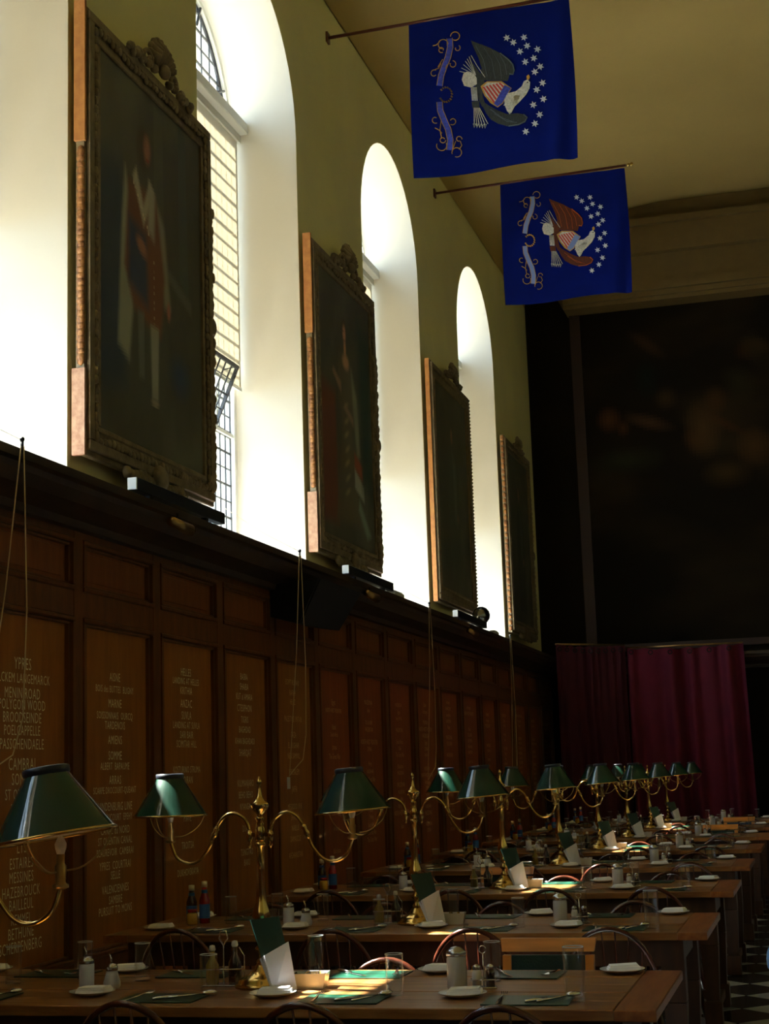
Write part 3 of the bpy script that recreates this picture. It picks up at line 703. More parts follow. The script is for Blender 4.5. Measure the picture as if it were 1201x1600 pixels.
# window cords on hooks at the cornice
HK = [(6.495, 'at the left edge of the picture', 1.52, .0), (10.636, 'above the brass lamp on the front table', 1.50, 1), (14.59, 'left of the third portrait', 1.42, 0), (18.746, 'near the far end of the panelling', 1.36, 0)]
for i, (yy, wh, zb, tg) in enumerate(HK):
    t = thing('window_cord', 'thin window cord hanging from the cornice ' + wh, 'cord', (-3.555, yy, 3.09), 0, 'window cords hanging from the cornice')
    obj('hook', MB().tube([(0, 0, -.03), (0, 0, .03)], .008, 6).ball((0, 0, .035), .014, n=6, m=4), 'black', t)
    zl = zb-3.09
    obj('cord', MB().tube([(0, -.01, 0), (.02, -.18, zl*.45), (.03, -.42, zl*1.0)], .0035, 5), 'string', t)
    obj('cord', MB().tube([(.01, 0, 0), (.02, .02, zl*.5), (.02, -.01, zl*.82), (.03, -.12, zl*.93), (.03, -.30, zl*.97), (.03, -.42, zl)], .0035, 5), 'string', t)
    obj('cord', MB().tube([(0, 0, .03), (-.18, -.25, .14), (-.38, -.5, .30)], .0015, 4), 'string', t)
    if tg: obj('paper_tag', MB().box(.02, .024, -.45, -.39, zl-.09, zl-.01), 'tag_card', t, label='white paper tag')

# ------------------------------------------------------------------ flags
def flagxy(x, y):   # embroidery drawing coordinates -> cloth (u, v)
    ex, ey, fx, fy = 783., -125., 60., 768.; dx, dy = x-60., y-120.; D = ex*fy-ey*fx
    return ((dx*fy-dy*fx)/D, (ex*dy-ey*dx)/D)
def wave(u, v): return .02*math.sin(u*5+v*2)*(.3+v) + .05*max(0, u-.72)*math.sin((u-.72)*34+v*3)*(.3+v)*2
def make_flag(Yf, x0, x1, zt, zb, brown, where):
    t = thing('hanging_flag', where, 'flag', (0, 0, 0), 0, 'blue banners with eagle on poles')
    Wd, Hg = x1-x0, zt-zb
    def P(x, y, d=.006):
        u, v = flagxy(x, y); return (x0+Wd*u, Yf-wave(u, v)-d, zt-Hg*v)
    mb = MB(); N = 36
    V = []; 
    for s_ in (0, .004):
        for j in range(N+1):
            for i in range(N+1):
                u, v = i/N, j/N; vv = v*(1+.012*math.sin(u*7)); V.append((x0+Wd*u+.02*math.sin(v*3)*(u-.4), Yf-wave(u, v)+s_, zt-Hg*vv))
    n1 = (N+1)**2; Fs = []
    for j in range(N):
        for i in range(N):
            a = j*(N+1)+i; Fs.append((a, a+1, a+N+2, a+N+1)); Fs.append((n1+a, n1+a+N+1, n1+a+N+2, n1+a+1))
    mb.add(V, Fs, True); obj('cloth', mb, 'flag_blue', t)
    def flat(name, polys, m, d=.006, parent=t, label=None):
        if name in ('laurel_wreath', 'body'):
            for p in polys: me = MB().add([P(x, y, d) for x, y in p], [tuple(range(len(p)))]).mesh(name); obj('laurel_leaf' if name != 'body' else name, me, m, parent)
            return
        b = MB()
        for p in polys: b.add([P(x, y, d) for x, y in p], [tuple(range(len(p)))])
        me = b.mesh(name); return obj(name, me, m, parent, label=label)
    def line(name, paths, r, m, d=.007, label=None):
        for p in paths: obj(name, MB().tube([P(x, y, d) for x, y in p], r, 5), m, t, label=label)
    def quadstrip(c, w):   # ribbon polygon from centre line
        L, R_ = [], []
        for i, (x, y) in enumerate(c):
            a = c[max(0, i-1)]; b = c[min(len(c)-1, i+1)]; dx, dy = b[0]-a[0], b[1]-a[1]; n = math.hypot(dx, dy); ww = w
            L.append((x-dy/n*ww, y+dx/n*ww)); R_.append((x+dy/n*ww, y-dx/n*ww))
        return [[L[i], L[i+1], R_[i+1], R_[i]] for i in range(len(c)-1)], L, R_
    sc = 'thread_sky' if brown else 'thread_blue'
    c1 = [(270, 195), (275, 240), (266, 290), (250, 335), (236, 380), (230, 432)]; c2 = [(233, 512), (238, 555), (258, 600), (280, 645), (292, 695), (290, 745)]
    for c in (c1, c2):
        q, L, R_ = quadstrip(c, 14); flat('scroll_ribbon', q, sc); line('ribbon_edge', [L, R_], .003, 'thread_gold')
    def spiral(cx, cy, r, a0, a1, n=16, k=.0): return [(cx+(r*(1-k*i/n))*math.cos(math.radians(a0+(a1-a0)*i/n)), cy+(r*(1-k*i/n))*math.sin(math.radians(a0+(a1-a0)*i/n))) for i in range(n+1)]
    curls = [spiral(298, 185, 24, 180, 480, k=.2), spiral(310, 245, 16, -60, 200, k=.5), spiral(238, 225, 26, 0, -260, k=.15), spiral(232, 252, 15, 60, 380, k=.4), [(222, 212), (205, 228), (188, 232)],
             spiral(290, 325, 18, -90, 210, k=.4), [(275, 318), (262, 330), (256, 345)], spiral(200, 370, 18, -60, -320, k=.3), [(232, 320), (222, 345), (205, 350)], [(240, 300), (228, 320), (218, 340)],
             spiral(215, 600, 18, 60, 300, k=.4), spiral(300, 605, 18, 120, -160, k=.4), [(245, 600), (240, 650), (250, 690)], [(215, 640), (235, 650), (250, 665)], spiral(255, 698, 15, 0, 330, k=.3),
             spiral(250, 725, 26, -30, 200, k=.1), spiral(325, 755, 24, -200, 110, k=.1), spiral(333, 690, 15, 0, -300, k=.4), [(340, 700), (348, 720), (335, 740)], [(318, 700), (308, 730), (303, 752)]]
    line('gold_scroll', curls, .0042, 'thread_gold')
    wr = [[(262+30*math.cos(a)+dx_, 476+36*math.sin(a)+dy_) for dx_, dy_ in ((-7, -3), (0, -7), (7, 2), (0, 5))] for a in [math.radians(q) for q in range(-140, 150, 22)]]
    flat('laurel_wreath', wr, 'thread_gold' if brown else 'brass_dark')
    wc = 'thread_brown' if brown else 'thread_grey'; rc = 'thread_orange' if brown else 'thread_greyrim'
    up = [(425, 400), (432, 340), (415, 290), (395, 250), (375, 205), (400, 215), (430, 225), (470, 240), (520, 265), (560, 295), (583, 320), (592, 350), (585, 370), (568, 368), (560, 400), (520, 400), (470, 400)]
    lo = [(440, 500), (470, 520), (520, 545), (560, 560), (610, 555), (645, 560), (660, 575), (650, 595), (620, 612), (570, 620), (520, 608), (485, 590), (460, 560), (445, 530)]
    flat('upper_wing', [up], wc, .005); flat('lower_wing', [lo], wc, .005)
    line('wing_rim', [[(520, 265), (560, 295), (583, 320), (590, 350), (584, 368), (566, 366)], [(640, 560), (658, 575), (648, 595), (618, 610), (570, 618)]], .006, rc)
    line('feather', [[(400, 230), (440, 300), (460, 380)], [(440, 240), (480, 300), (500, 390)], [(480, 252), (520, 320), (530, 390)], [(520, 275), (545, 320), (555, 370)], [(480, 540), (540, 580), (600, 600)], [(500, 560), (560, 595), (610, 600)]], .0025, rc)
    flat('body', [[(375, 300), (400, 330), (430, 370), (450, 410), (440, 470), (455, 520), (440, 530), (415, 480), (405, 430), (385, 370)], [(388, 505), (425, 500), (428, 535), (395, 540)]], wc, .0045)
    flat('thigh', [[(345, 370), (360, 360), (395, 368), (410, 390), (412, 420), (385, 438), (350, 430), (338, 400)]], 'thread_white', .0075)
    line('arrow', [[(405, 375), (325+q*9, 350-q*14+abs(q-3)*3)] for q in range(6)] + [[(380, 280), (410, 330), (450, 385)]], .003, 'thread_white')
    line('tail_feather', [[(385+q*5, 435), (392+q*5, 500)] for q in range(6)] + [[(402+q*5, 535), (405+q*13, 628-abs(q-2)*6)] for q in range(6)], .0038, 'thread_white')
    line('arrow_head', [[(400+q*13, 612), (405+q*13, 632), (411+q*13, 612)] for q in range(5)], .003, 'thread_white')
    # shield: stripes and blue chief
    sh = [(430, 430), (460, 405), (530, 402), (580, 435), (560, 470), (540, 510), (515, 530), (480, 510), (450, 475)]
    flat('shield', [sh], 'thread_gold', .008)
    def lerp(a, b, t_): return (a[0]+(b[0]-a[0])*t_, a[1]+(b[1]-a[1])*t_)
    sA = [(436, 432), (462, 410), (527, 408)]; sB = [(494, 508), (508, 480), (527, 445)]
    # stripes run from the tip side towards the chief
    tA = [(442, 436), (448, 424), (460, 413), (475, 409), (492, 407), (510, 407), (528, 409)]
    ends = [(500, 512), (506, 500), (512, 488), (518, 474), (524, 460), (530, 446), (538, 432)]
    flat('shield_field', [[(440, 434), (462, 411), (528, 409), (545, 420), (500, 512), (458, 474)]], 'thread_white', .009)
    for q in range(6):
        a, b = lerp((438, 434), (530, 408), (q+.08)/6), lerp((438, 434), (530, 408), (q+.66)/6); c_, d_ = lerp((462, 478), (545, 420), 0), 0
        e0, e1 = lerp((496, 513), (546, 421), (q+.08)/6), lerp((496, 513), (546, 421), (q+.66)/6)
        flat('stripe', [[a, b, e1, e0]], 'thread_red', .0105)
    flat('shield_chief', [[(546, 421), (577, 436), (556, 470), (537, 508), (515, 526), (496, 513), (512, 486), (530, 450)]], sc if brown else 'thread_blue', .0105)
    flat('head', [[(545, 465), (600, 450), (628, 425), (638, 400), (655, 392), (668, 405), (666, 435), (650, 465), (620, 500), (590, 530), (575, 562), (560, 545), (548, 515)]], 'thread_white', .009)
    line('neck_feather', [[(600+q*4, 470), (545+q*7, 520+q*7)] for q in range(6)], .004, 'thread_white', .011)
    flat('beak', [[(652, 392), (650, 375), (660, 368), (666, 380), (662, 394)]], 'thread_gold', .01); flat('eye', [[(652, 405), (657, 402), (660, 408), (655, 411)]], 'black', .012)
    st = [(550, 190), (582, 212), (633, 187), (649, 228), (615, 256), (699, 244), (683, 288), (642, 306), (714, 327), (689, 354), (727, 406), (700, 440), (733, 484), (686, 514), (717, 560), (696, 604), (653, 643)]
    for (sx, sy) in st:
        pg = []
        for q in range(12):
            a = math.pi*q/6+.2; rr = 19 if q % 2 == 0 else 8.5; pg.append((sx+rr*math.cos(a), sy+rr*math.sin(a)))
        flat('star', [pg], 'thread_star', .007)
    pz = zt+.015
    p_ = thing('flag_pole', 'dark red wooden pole on the window wall carrying the ' + ('farther' if brown else 'nearer') + ' blue flag', 'pole', (XW, Yf, pz-.012), 0, 'flag poles')
    obj('shaft', MB().tube([(0, 0, -.01), (x1-XW+.02, 0, .025)], .016, 8), 'pole', p_)
    obj('wall_plate', MB().box(0, .02, -.04, .04, -.06, .04), 'pole', p_)
    obj('finial', MB().ball((x1-XW+.05, 0, .026), .026, .02, .02).ball((x1-XW+.085, 0, .03), .02, .012, .026), 'brass', p_)
make_flag(13.05, -3.168, -1.664, 8.385, 6.86, False, 'nearer blue banner with dark grey eagle, shield and white stars')
make_flag(17.33, -3.155, -1.67, 8.41, 6.90, True, 'farther blue banner with brown winged eagle, shield and white stars')

# ------------------------------------------------------------------ curtain at the end
def curtain(path, z0, z1, m, nf, amp, label, fl=.0):
    t = thing('curtain', label, 'curtain', (0, 0, 0), 0, 'wine red curtains at the end of the hall')
    P = [Vector((x, y, 0)) for x, y in path]; seg = [(b-a).length for a, b in zip(P, P[1:])]; L = sum(seg); N = nf*8
    def at(s):
        for a, b, l in zip(P, P[1:], seg):
            if s <= l+1e-6: d = (b-a).normalized(); return a+d*s, Vector((d.y, -d.x, 0))
            s -= l
        return P[-1], Vector(((P[-1]-P[-2]).normalized().y, -(P[-1]-P[-2]).normalized().x, 0))
    mb = MB(); V = []; M_ = 10
    for s_ in (0, .006):
        for j in range(M_+1):
            for i in range(N+1):
                u = i/N; p, n = at(u*L); v = j/M_; ph = u*nf*2*math.pi+.6*math.sin(u*9)+.3*v*math.sin(u*23)
                a = amp*(.55+.45*math.sin(u*13+2))*(1+.5*v)
                q = p + n*(a*math.sin(ph)+s_); V.append((q.x+fl*v*(u), q.y, z1-(z1-z0)*v-.03*math.sin(math.pi*u)*(1-v)-(.012*(1-math.cos(ph)) if j == 0 else 0)))
    w_ = N+1; n1 = w_*(M_+1)
    for k in (0, n1):
        mb.add([], []); 
    Fs = [(k+j*w_+i, k+j*w_+i+1, k+(j+1)*w_+i+1, k+(j+1)*w_+i) for k in (0, n1) for j in range(M_) for i in range(N)]
    mb.add(V, Fs, True); obj('drape', mb, m, t)
    for i in range(nf):
        u = (i+.25)/nf; p, n = at(u*L); q = p+n*(amp*1.0); obj('eyelet', MB().tube([(q.x+.03*math.cos(a), q.y-.012, z1-.07-.03*math.sin(math.pi*u)+.03*math.sin(a)) for a in [2*math.pi*k/8 for k in range(8)]], .008, 5, closed=True), 'black', t)
    pts = [(x, y, z1+.0) for x, y in path]; obj('rail', MB().tube(pts, .014, 6), 'brass_dark', t)
    return t
curtain([(-3.50, 21.9), (-2.62, 22.72)], .02, 3.24, 'curtain_shaded', 9, .045, 'gathered wine red curtain with shade in its colour, nearest the panelled wall')
curtain([(-2.60, 22.80), (-.93, 22.92)], .02, 3.20, 'curtain', 6, .115, 'wide wine red eyelet curtain across the end of the hall', fl=.05)

# ------------------------------------------------------------------ tables
TABY = [5.34 + 2.211*k for k in range(-1, 8)]
TN = ['nearest table, mostly below the picture', 'front table', 'second table', 'third table', 'fourth table', 'fifth table', 'sixth table', 'seventh table', 'farthest table']
TX0, TX1, TH, TD = -3.42, -.53, .76, .94
TXC = (TX0+TX1)/2; HX = (TX1-TX0)/2
tr = thing('dining_table', '', 'table')
pw = TD/5
for i in range(5):
    y = -TD/2+pw*i; obj('plank', MB().box(-HX+.13, HX-.13, y+.0015, y+pw-.0015, TH-.035, TH-(.0008*(i % 2)), .003), 'table_wood', tr)
for sx in (-1, 1):
    a, b = sorted((sx*(HX-.129), sx*HX)); obj('end_board', MB().box(a, b, -TD/2, TD/2, TH-.035, TH-.001, .003), 'table_end', tr)
obj('apron', MB().box(-HX+.14, HX-.14, -TD/2+.05, -TD/2+.075, TH-.15, TH-.035).box(-HX+.14, HX-.14, TD/2-.075, TD/2-.05, TH-.15, TH-.035)
    .box(-HX+.13, -HX+.155, -TD/2+.06, TD/2-.06, TH-.15, TH-.035).box(HX-.155, HX-.13, -TD/2+.06, TD/2-.06, TH-.15, TH-.035), 'table_base', tr)
for sx in (-1, 1):
    for sy in (-1, 1):
        lx, ly = sx*(HX-.16), sy*(TD/2-.10); a = .05
        obj('leg', MB().box(lx-a, lx+a, ly-a, ly+a, .45, TH-.036, .006).hexa([(lx-.036, ly-.036, .14), (lx+.036, ly-.036, .14), (lx+.036, ly+.036, .14), (lx-.036, ly+.036, .14), (lx-a, ly-a, .45), (lx+a, ly-a, .45), (lx+a, ly+a, .45), (lx-a, ly+a, .45)]).box(lx-a, lx+a, ly-a, ly+a, 0, .14, .006), 'table_base', tr)
obj('stretcher', MB().box(-HX+.16, HX-.16, -.03, .03, .10, .15, .004), 'table_base', tr)
for sx in (-1, 1): obj('stretcher', MB().box(sx*(HX-.16)-.025, sx*(HX-.16)+.025, -TD/2+.12, TD/2-.12, .06, .11, .004), 'table_base', tr)
PT = Proto(tr)
for k, y in enumerate(TABY):
    PT.put((TXC, y, 0), 0, 'long oak plank dining table, the ' + TN[k] if k else 'long oak dining table below the bottom of the picture, carrying the leftmost lamp', 'long dining tables in a row')

# ------------------------------------------------------------------ brass lamps
lr = thing('table_lamp', '', 'lamp')
obj('base', MB().lathe([(.0, 0), (.098, 0), (.100, .008), (.094, .016), (.090, .018), (.086, .028), (.070, .036), (.052, .044), (.036, .058), (.026, .072), (.018, .08)], 24), 'brass', lr)
obj('stem', MB().lathe([(.018, .08), (.022, .088), (.012, .098), (.012, .115), (.024, .126), (.026, .134), (.012, .146), (.010, .160), (.020, .170), (.022, .178), (.014, .188), (.018, .200), (.030, .222), (.034, .243), (.030, .262),
     (.021, .290), (.0165, .33), (.014, .40), (.0135, .485), (.020, .490), (.021, .498), (.015, .505)], 18), 'brass', lr)
obj('collar', MB().lathe([(.015, .505), (.018, .51), (.018, .552), (.013, .56), (.016, .568), (.010, .576), (.018, .586), (.008, .595)], 16).box(-.045, .045, -.006, .006, .522, .536), 'brass', lr)
obj('finial', MB().lathe([(.008, .595), (.012, .602), (.028, .618), (.035, .634), (.034, .641), (.020, .648), (.010, .668), (.0055, .695), (.005, .705), (.009, .711), (.010, .718), (.006, .726), (.0, .737)], 16), 'brass', lr)
def bez(P, n=8):
    out = []
    for i in range(len(P)-1):
        p0, p1, p2, p3 = P[max(0, i-1)], P[i], P[i+1], P[min(len(P)-1, i+2)]
        for k in range(n):
            t = k/n; out.append(tuple(.5*((2*b)+(-a+c)*t+(2*a-5*b+4*c-d)*t*t+(-a+3*b-3*c+d)*t**3) for a, b, c, d in zip(p0, p1, p2, p3)))
    out.append(tuple(P[-1])); return out
for sx in (-1, 1):
    a = obj('arm', MB().tube(bez([(sx*.040, 0, .545), (sx*.058, 0, .585), (sx*.100, 0, .607), (sx*.140, 0, .592), (sx*.170, 0, .548), (sx*.195, 0, .490), (sx*.235, 0, .443), (sx*.280, 0, .432), (sx*.325, 0, .455), (sx*.348, 0, .51)]), .0062, 8), 'brass', lr)
    obj('knuckle', MB().tube([(sx*.163, 0, .562), (sx*.168, 0, .552), (sx*.172, 0, .543), (sx*.177, 0, .532), (sx*.181, 0, .524), (sx*.186, 0, .512)], [.006, .012, .008, .013, .009, .007], 10), 'brass', a)
    obj('pivot', MB().lathe([(.0, -.03), (.004, -.024), (.008, -.016), (.004, -.010), (.010, .0), (.012, .02), (.007, .035), (.0, .04)], 10, (sx*.040, 0, .51)), 'brass', a)
    obj('candle_socket', MB().lathe([(.010, 0), (.018, .004), (.018, .010), (.011, .014), (.013, .05), (.009, .055), (.009, .075)], 12, (sx*.348, 0, .505)), 'brass_dark', a)
    obj('bulb', MB().lathe([(.008, .0), (.012, .012), (.013, .022), (.007, .035), (.0, .042)], 10, (sx*.348, 0, .58)), 'enamel_white', a)
    s_ = obj('lamp_shade', MB().lathe([(.134, -.057), (.047, .080)], 40, cap=False), 'enamel_green', lr, (sx*.348, 0, .662), (0, -.075 if sx > 0 else 0, 0))
    obj('shade_lining', MB().lathe([(.1325, -.0575), (.0455, .0795)], 40, cap=False), 'enamel_white', s_)
    obj('shade_rim', MB().tube([(.134*math.cos(q), .134*math.sin(q), -.058) for q in [2*math.pi*i/40 for i in range(40)]], .004, 6, closed=True), 'brass', s_)
    obj('shade_top', MB().lathe([(.048, .072), (.052, .080), (.052, .092), (.046, .094), (.044, .082)], 24, cap=False), 'black_blue', s_)
    for q in (30, 150, 270):
        q = math.radians(q); c, s = math.cos(q), math.sin(q)
        obj('shade_carrier', MB().tube(bez([(.128*c, .128*s, -.056), (.105*c, .105*s, -.098), (.055*c, .055*s, -.131), (.016*c, .016*s, -.135)], 4), .0022, 5), 'brass_dark', s_)
PL = Proto(lr)
for k, y in enumerate(TABY):
    lo_ = PL.put((-1.96, y, TH), 0, 'brass two armed lamp with green shades on the ' + TN[k] if k else 'brass lamp whose large green shade is cut by the left edge', 'brass lamps with green shades')
for c in bpy.data.objects:     # the shade of the nearest lamp sits crooked and a little higher
    if c.parent and c.parent.get('category') == 'lamp' and c.parent.location.y < 4 and c.name.startswith('lamp_shade') and c.location.x > 0:
        c.location = (.325, 0, .676); c.rotation_euler = (0, -.15, 0)

# ------------------------------------------------------------------ chairs
def windsor():
    t = thing('windsor_chair', '', 'chair')
    seat = MB().lathe([(.0, .425), (.17, .425), (.205, .437), (.208, .448), (.195, .455), (.10, .447), (.0, .445)], 24); seat.v = [(x*1.02, y*.98, z) for x, y, z in seat.v]
    obj('seat', seat, 'windsor', t)
    hoop = []
    for i in range(25):
        a = math.pi*i/24; x = .205*math.cos(a); z = .455+.345*math.sin(a)**.8; y = -.165-.085*(z-.455)/.345; hoop.append((x, y, z))
    obj('back_hoop', MB().tube(hoop, .012, 8), 'windsor', t)
    for i in range(6):
        x = -.125+.05*i; zt = .455+.345*math.sin(math.acos(min(1, abs(x*1.15)/.205)))**.8; obj('spindle', MB().tube([(x*.8, -.155, .45), (x, -.165-.085*(zt-.455)/.69, (zt+.45)/2), (x*1.15, -.165-.085*(zt-.455)/.345, zt)], [.004, .0055, .0035], 6), 'windsor', t)
    for sx in (-1, 1):
        for sy in (-1, 1): obj('leg', MB().tube([(sx*.12, sy*.11, .43), (sx*.155, sy*.15, .25), (sx*.20, sy*.20, 0)], [.011, .020, .010], 8), 'windsor', t)
    obj('stretcher', MB().tube([(-.165, -.16, .2), (-.165, .16, .2)], .009, 6).tube([(.165, -.16, .2), (.165, .16, .2)], .009, 6).tube([(-.165, 0, .2), (.165, 0, .2)], .010, 6), 'windsor', t)
    return t
def armchair(lm):
    t = thing('upholstered_chair', '', 'chair')
    obj('seat', MB().box(-.20, .20, -.19, .21, .43, .49, .015), lm, t); obj('seat_frame', MB().box(-.195, .195, -.19, .20, .38, .43, .004), 'beech', t)
    obj('top_rail', MB().hexa([(-.207, -.247, .790), (.207, -.247, .790), (.207, -.217, .790), (-.207, -.217, .790), (-.215, -.265, .838), (.215, -.265, .838), (.215, -.235, .838), (-.215, -.235, .838)]), 'beech', t)
    obj('back_panel', MB().hexa([(-.165, -.212, .54), (.165, -.212, .54), (.165, -.19, .54), (-.165, -.19, .54), (-.165, -.245, .776), (.165, -.245, .776), (.165, -.222, .776), (-.165, -.222, .776)]), lm, t)
    for sx in (-1, 1):
        x = sx*.186; obj('leg', MB().hexa([(x-.016, -.23, 0), (x+.016, -.23, 0), (x+.016, -.20, 0), (x-.016, -.20, 0), (x-.019, -.20, .42), (x+.019, -.20, .42), (x+.019, -.165, .42), (x-.019, -.165, .42)])
                         .hexa([(x-.019, -.20, .42), (x+.019, -.20, .42), (x+.019, -.165, .42), (x-.019, -.165, .42), (x-.019, -.248, .776), (x+.019, -.248, .776), (x+.019, -.218, .776), (x-.019, -.218, .776)]), 'beech', t)
        obj('leg', MB().box(x-.018, x+.018, .165, .20, 0, .38, .003), 'beech', t)
    obj('lower_rail', MB().box(-.17, .17, -.205, -.185, .51, .545), 'beech', t)
    return t
PWN = Proto(windsor()); PA1 = Proto(armchair('leather')); PA2 = Proto(armchair('leather_blue'))
CH_NEAR = [-2.93, -2.16, -1.55, -.94]; CH_FAR = [-2.95, -2.33, -1.68, -.99]
PLC = ['at the wall end', 'second from the wall', 'third from the wall', 'at the aisle end']
G1 = 'dark bow back chairs drawn up to the tables'
for k, y in enumerate(TABY):
    if k == 0: continue
    for j, x in enumerate(CH_NEAR):
        dy = -.41+.0
        x_ = x + rnd.uniform(-.02, .02)
        PWN.put((x_, y+dy-.03+rnd.uniform(-.03, .03), 0), rnd.uniform(-.08, .08), 'dark bow back chair, near side of the %s, %s' % (TN[k], PLC[j]), G1)
    for j, x in enumerate(CH_FAR):
        yy = y+.46+rnd.uniform(-.02, .03); x_ = x+rnd.uniform(-.02, .02)
        if (k, j) in ((1, 3), (6, 3), (3, 1)): PA1.put((-1.07 if j == 3 else -2.1, y+.56, 0), math.pi, 'orange beech chair with dark green leather back behind the ' + TN[k], 'beech framed upholstered chairs', (.87, 1, 1))
        elif (k, j) in ((7, 3),): PA2.put((x_, y+.56, 0), math.pi, 'orange beech chair with blue back behind the ' + TN[k], 'beech framed upholstered chairs', (.87, 1, 1))
        else:
            if k == 1 and j < 2: continue
            s_ = (1, 1, .978) if j == 2 and k % 2 == 1 else (1, 1, .99)
            PWN.put((x_, yy-.14 if s_[2] < .98 else yy, 0), math.pi+rnd.uniform(-.08, .08), 'dark bow back chair, far side of the %s, %s' % (TN[k], PLC[j]), G1, s_)

# ------------------------------------------------------------------ table ware
def plate():
    t = thing('side_plate', '', 'plate')
    obj('dish', MB().lathe([(.0, .001), (.045, .001), (.055, .004), (.080, .014), (.081, .016), (.078, .0165), (.054, .0075), (.0, .006)], 28), 'porcelain', t); return t
def napk():
    t = thing('napkin', '', 'napkin')
    m_ = MB(); V = []
    for z, s in ((0, 1.), (.006, .99), (.0062, .97), (.013, .95), (.0135, .90), (.020, .84)):
        V += [(-.058*s, -.034*s, z), (.058*s, -.034*s, z+.002), (.058*s, .034*s, z+.003), (-.058*s, .034*s, z)]
    Fs = [(3, 2, 1, 0), (20, 21, 22, 23)] + [(4*a+b, 4*a+(b+1) % 4, 4*a+4+(b+1) % 4, 4*a+4+b) for a in range(5) for b in range(4)]
    m_.add(V, Fs); obj('folded_cloth', m_, 'napkin', t); return t
def tumbler(h, r):
    t = thing('tumbler', '', 'glass')
    obj('glass_wall', MB().lathe([(r*.93, 0), (r*.95, .004), (r, h-.002), (r-.0012, h), (r-.003, h-.002), (r*.95-.004, .016), (.0, .014)], 24, cap=True), 'tumbler_glass', t)
    obj('glass_base', MB().lathe([(.0, .0015), (r*.86, .0015), (r*.90, .012), (.0, .013)], 20), 'tumbler_glass', t)
    obj('rim', MB().tube([((r-.0015)*math.cos(q), (r-.0015)*math.sin(q), h) for q in [2*math.pi*i/24 for i in range(24)]], .0016, 5, closed=True), 'jar_glass', t)
    return t
def sugar():
    t = thing('sugar_jar', '', 'jar')
    obj('jar_body', MB().lathe([(.0, 0), (.031, 0), (.034, .004), (.034, .10), (.031, .108), (.0, .108)], 20), 'jar_glass', t)
    obj('lid', MB().lathe([(.033, .108), (.035, .110), (.035, .122), (.030, .128), (.018, .137), (.0, .141)], 20), 'steel', t); return t
def shaker(pear):
    t = thing('salt_shaker' if pear else 'sugar_pourer', '', 'shaker')
    pr = [(.0, 0), (.026, 0), (.031, .008), (.031, .022), (.024, .045), (.019, .062), (.0, .062)] if pear else [(.0, 0), (.025, 0), (.027, .004), (.027, .092), (.0, .094)]
    z = pr[-1][1]
    obj('pot_body', MB().lathe(pr, 18), 'salt_blue', t)
    obj('cap', MB().lathe([(.021 if pear else .027, z), (.022 if pear else .0275, z+.014), (.015, z+.022), (.0, z+.026)], 18), 'steel', t)
    obj('spout', MB().tube([(0, 0, z+.02), (-.002, 0, z+.04), (-.010, 0, z+.058)], .0035, 6), 'chrome', t); return t
def caddy():
    t = thing('cruet_caddy', '', 'caddy')
    obj('tray', MB().box(-.045, .045, -.025, .025, 0, .006, .002), 'steel', t)
    obj('rack', MB().tube([(0, 0, .005), (0, 0, .115)], .0022, 6).tube([(.012*math.cos(q), 0, .128+.013*math.sin(q)) for q in [2*math.pi*i/10 for i in range(10)]], .002, 5, closed=True)
        .tube([(-.044, -.022, .03), (.044, -.022, .03), (.044, .022, .03), (-.044, .022, .03)], .0018, 5, closed=True), 'chrome', t)
    for s_, c in ((-1, 'sugar'), (1, 'sauce_brown')):
        b = obj('small_shaker', MB().lathe([(.0, .006), (.015, .006), (.016, .05), (.012, .062), (.0, .062)], 12, (s_*.023, 0, 0)), c, t)
        obj('cap', MB().lathe([(.0125, .062), (.013, .074), (.006, .079), (.0, .08)], 12, (s_*.023, 0, 0)), 'steel', b)
    return t
def tall_rack():
    t = thing('oil_rack', '', 'caddy')
    obj('tray', MB().box(-.07, .07, -.035, .035, 0, .006, .002), 'steel', t)
    obj('handle', MB().tube([(0, 0, .005), (0, 0, .14), (-.016, 0, .165), (-.010, 0, .19), (.010, 0, .19), (.016, 0, .165), (0, 0, .14)], .0028, 6), 'chrome', t)
    obj('rack', MB().tube([(-.068, -.032, .06), (.068, -.032, .06), (.068, .032, .06), (-.068, .032, .06)], .0022, 5, closed=True).tube([(.068, .03, .005), (.068, .03, .10), (.05, .03, .13)], .0022, 5), 'chrome', t)
    for x, c, h in ((-.042, 'oil', .12), (.042, 'sauce_brown', .135)):
        b = obj('oil_bottle', MB().lathe([(.0, .006), (.022, .006), (.024, .015), (.024, h*.6), (.010, h*.8), (.010, h), (.0, h)], 14, (x, 0, 0)), c, t)
        obj('stopper', MB().lathe([(.010, h), (.013, h+.006), (.010, h+.02), (.0, h+.022)], 10, (x, 0, 0)), 'jar_glass', b)
    return t
def sbowl():
    t = thing('sachet_dish', '', 'dish')
    a, b, h = .072, .045, .052; i = .006
    mb = MB(); V = []
    for (s, z) in ((.86, 0), (1, h)):
        V += [(-a*s, -b*s, z), (a*s, -b*s, z), (a*s, b*s, z), (-a*s, b*s, z)]
    V += [(-a+i, -b+i, h), (a-i, -b+i, h), (a-i, b-i, h), (-a+i, b-i, h), (-a*.86+i, -b*.86+i, .008), (a*.86-i, -b*.86+i, .008), (a*.86-i, b*.86-i, .008), (-a*.86+i, b*.86-i, .008)]
    mb.add(V, [(3, 2, 1, 0)] + [(q, (q+1) % 4, 4+(q+1) % 4, 4+q) for q in range(4)] + [(4+q, 4+(q+1) % 4, 8+(q+1) % 4, 8+q) for q in range(4)] + [(8+q, 8+(q+1) % 4, 12+(q+1) % 4, 12+q) for q in range(4)] + [(12, 13, 14, 15)])
    obj('dish_body', mb, 'porcelain', t); return t
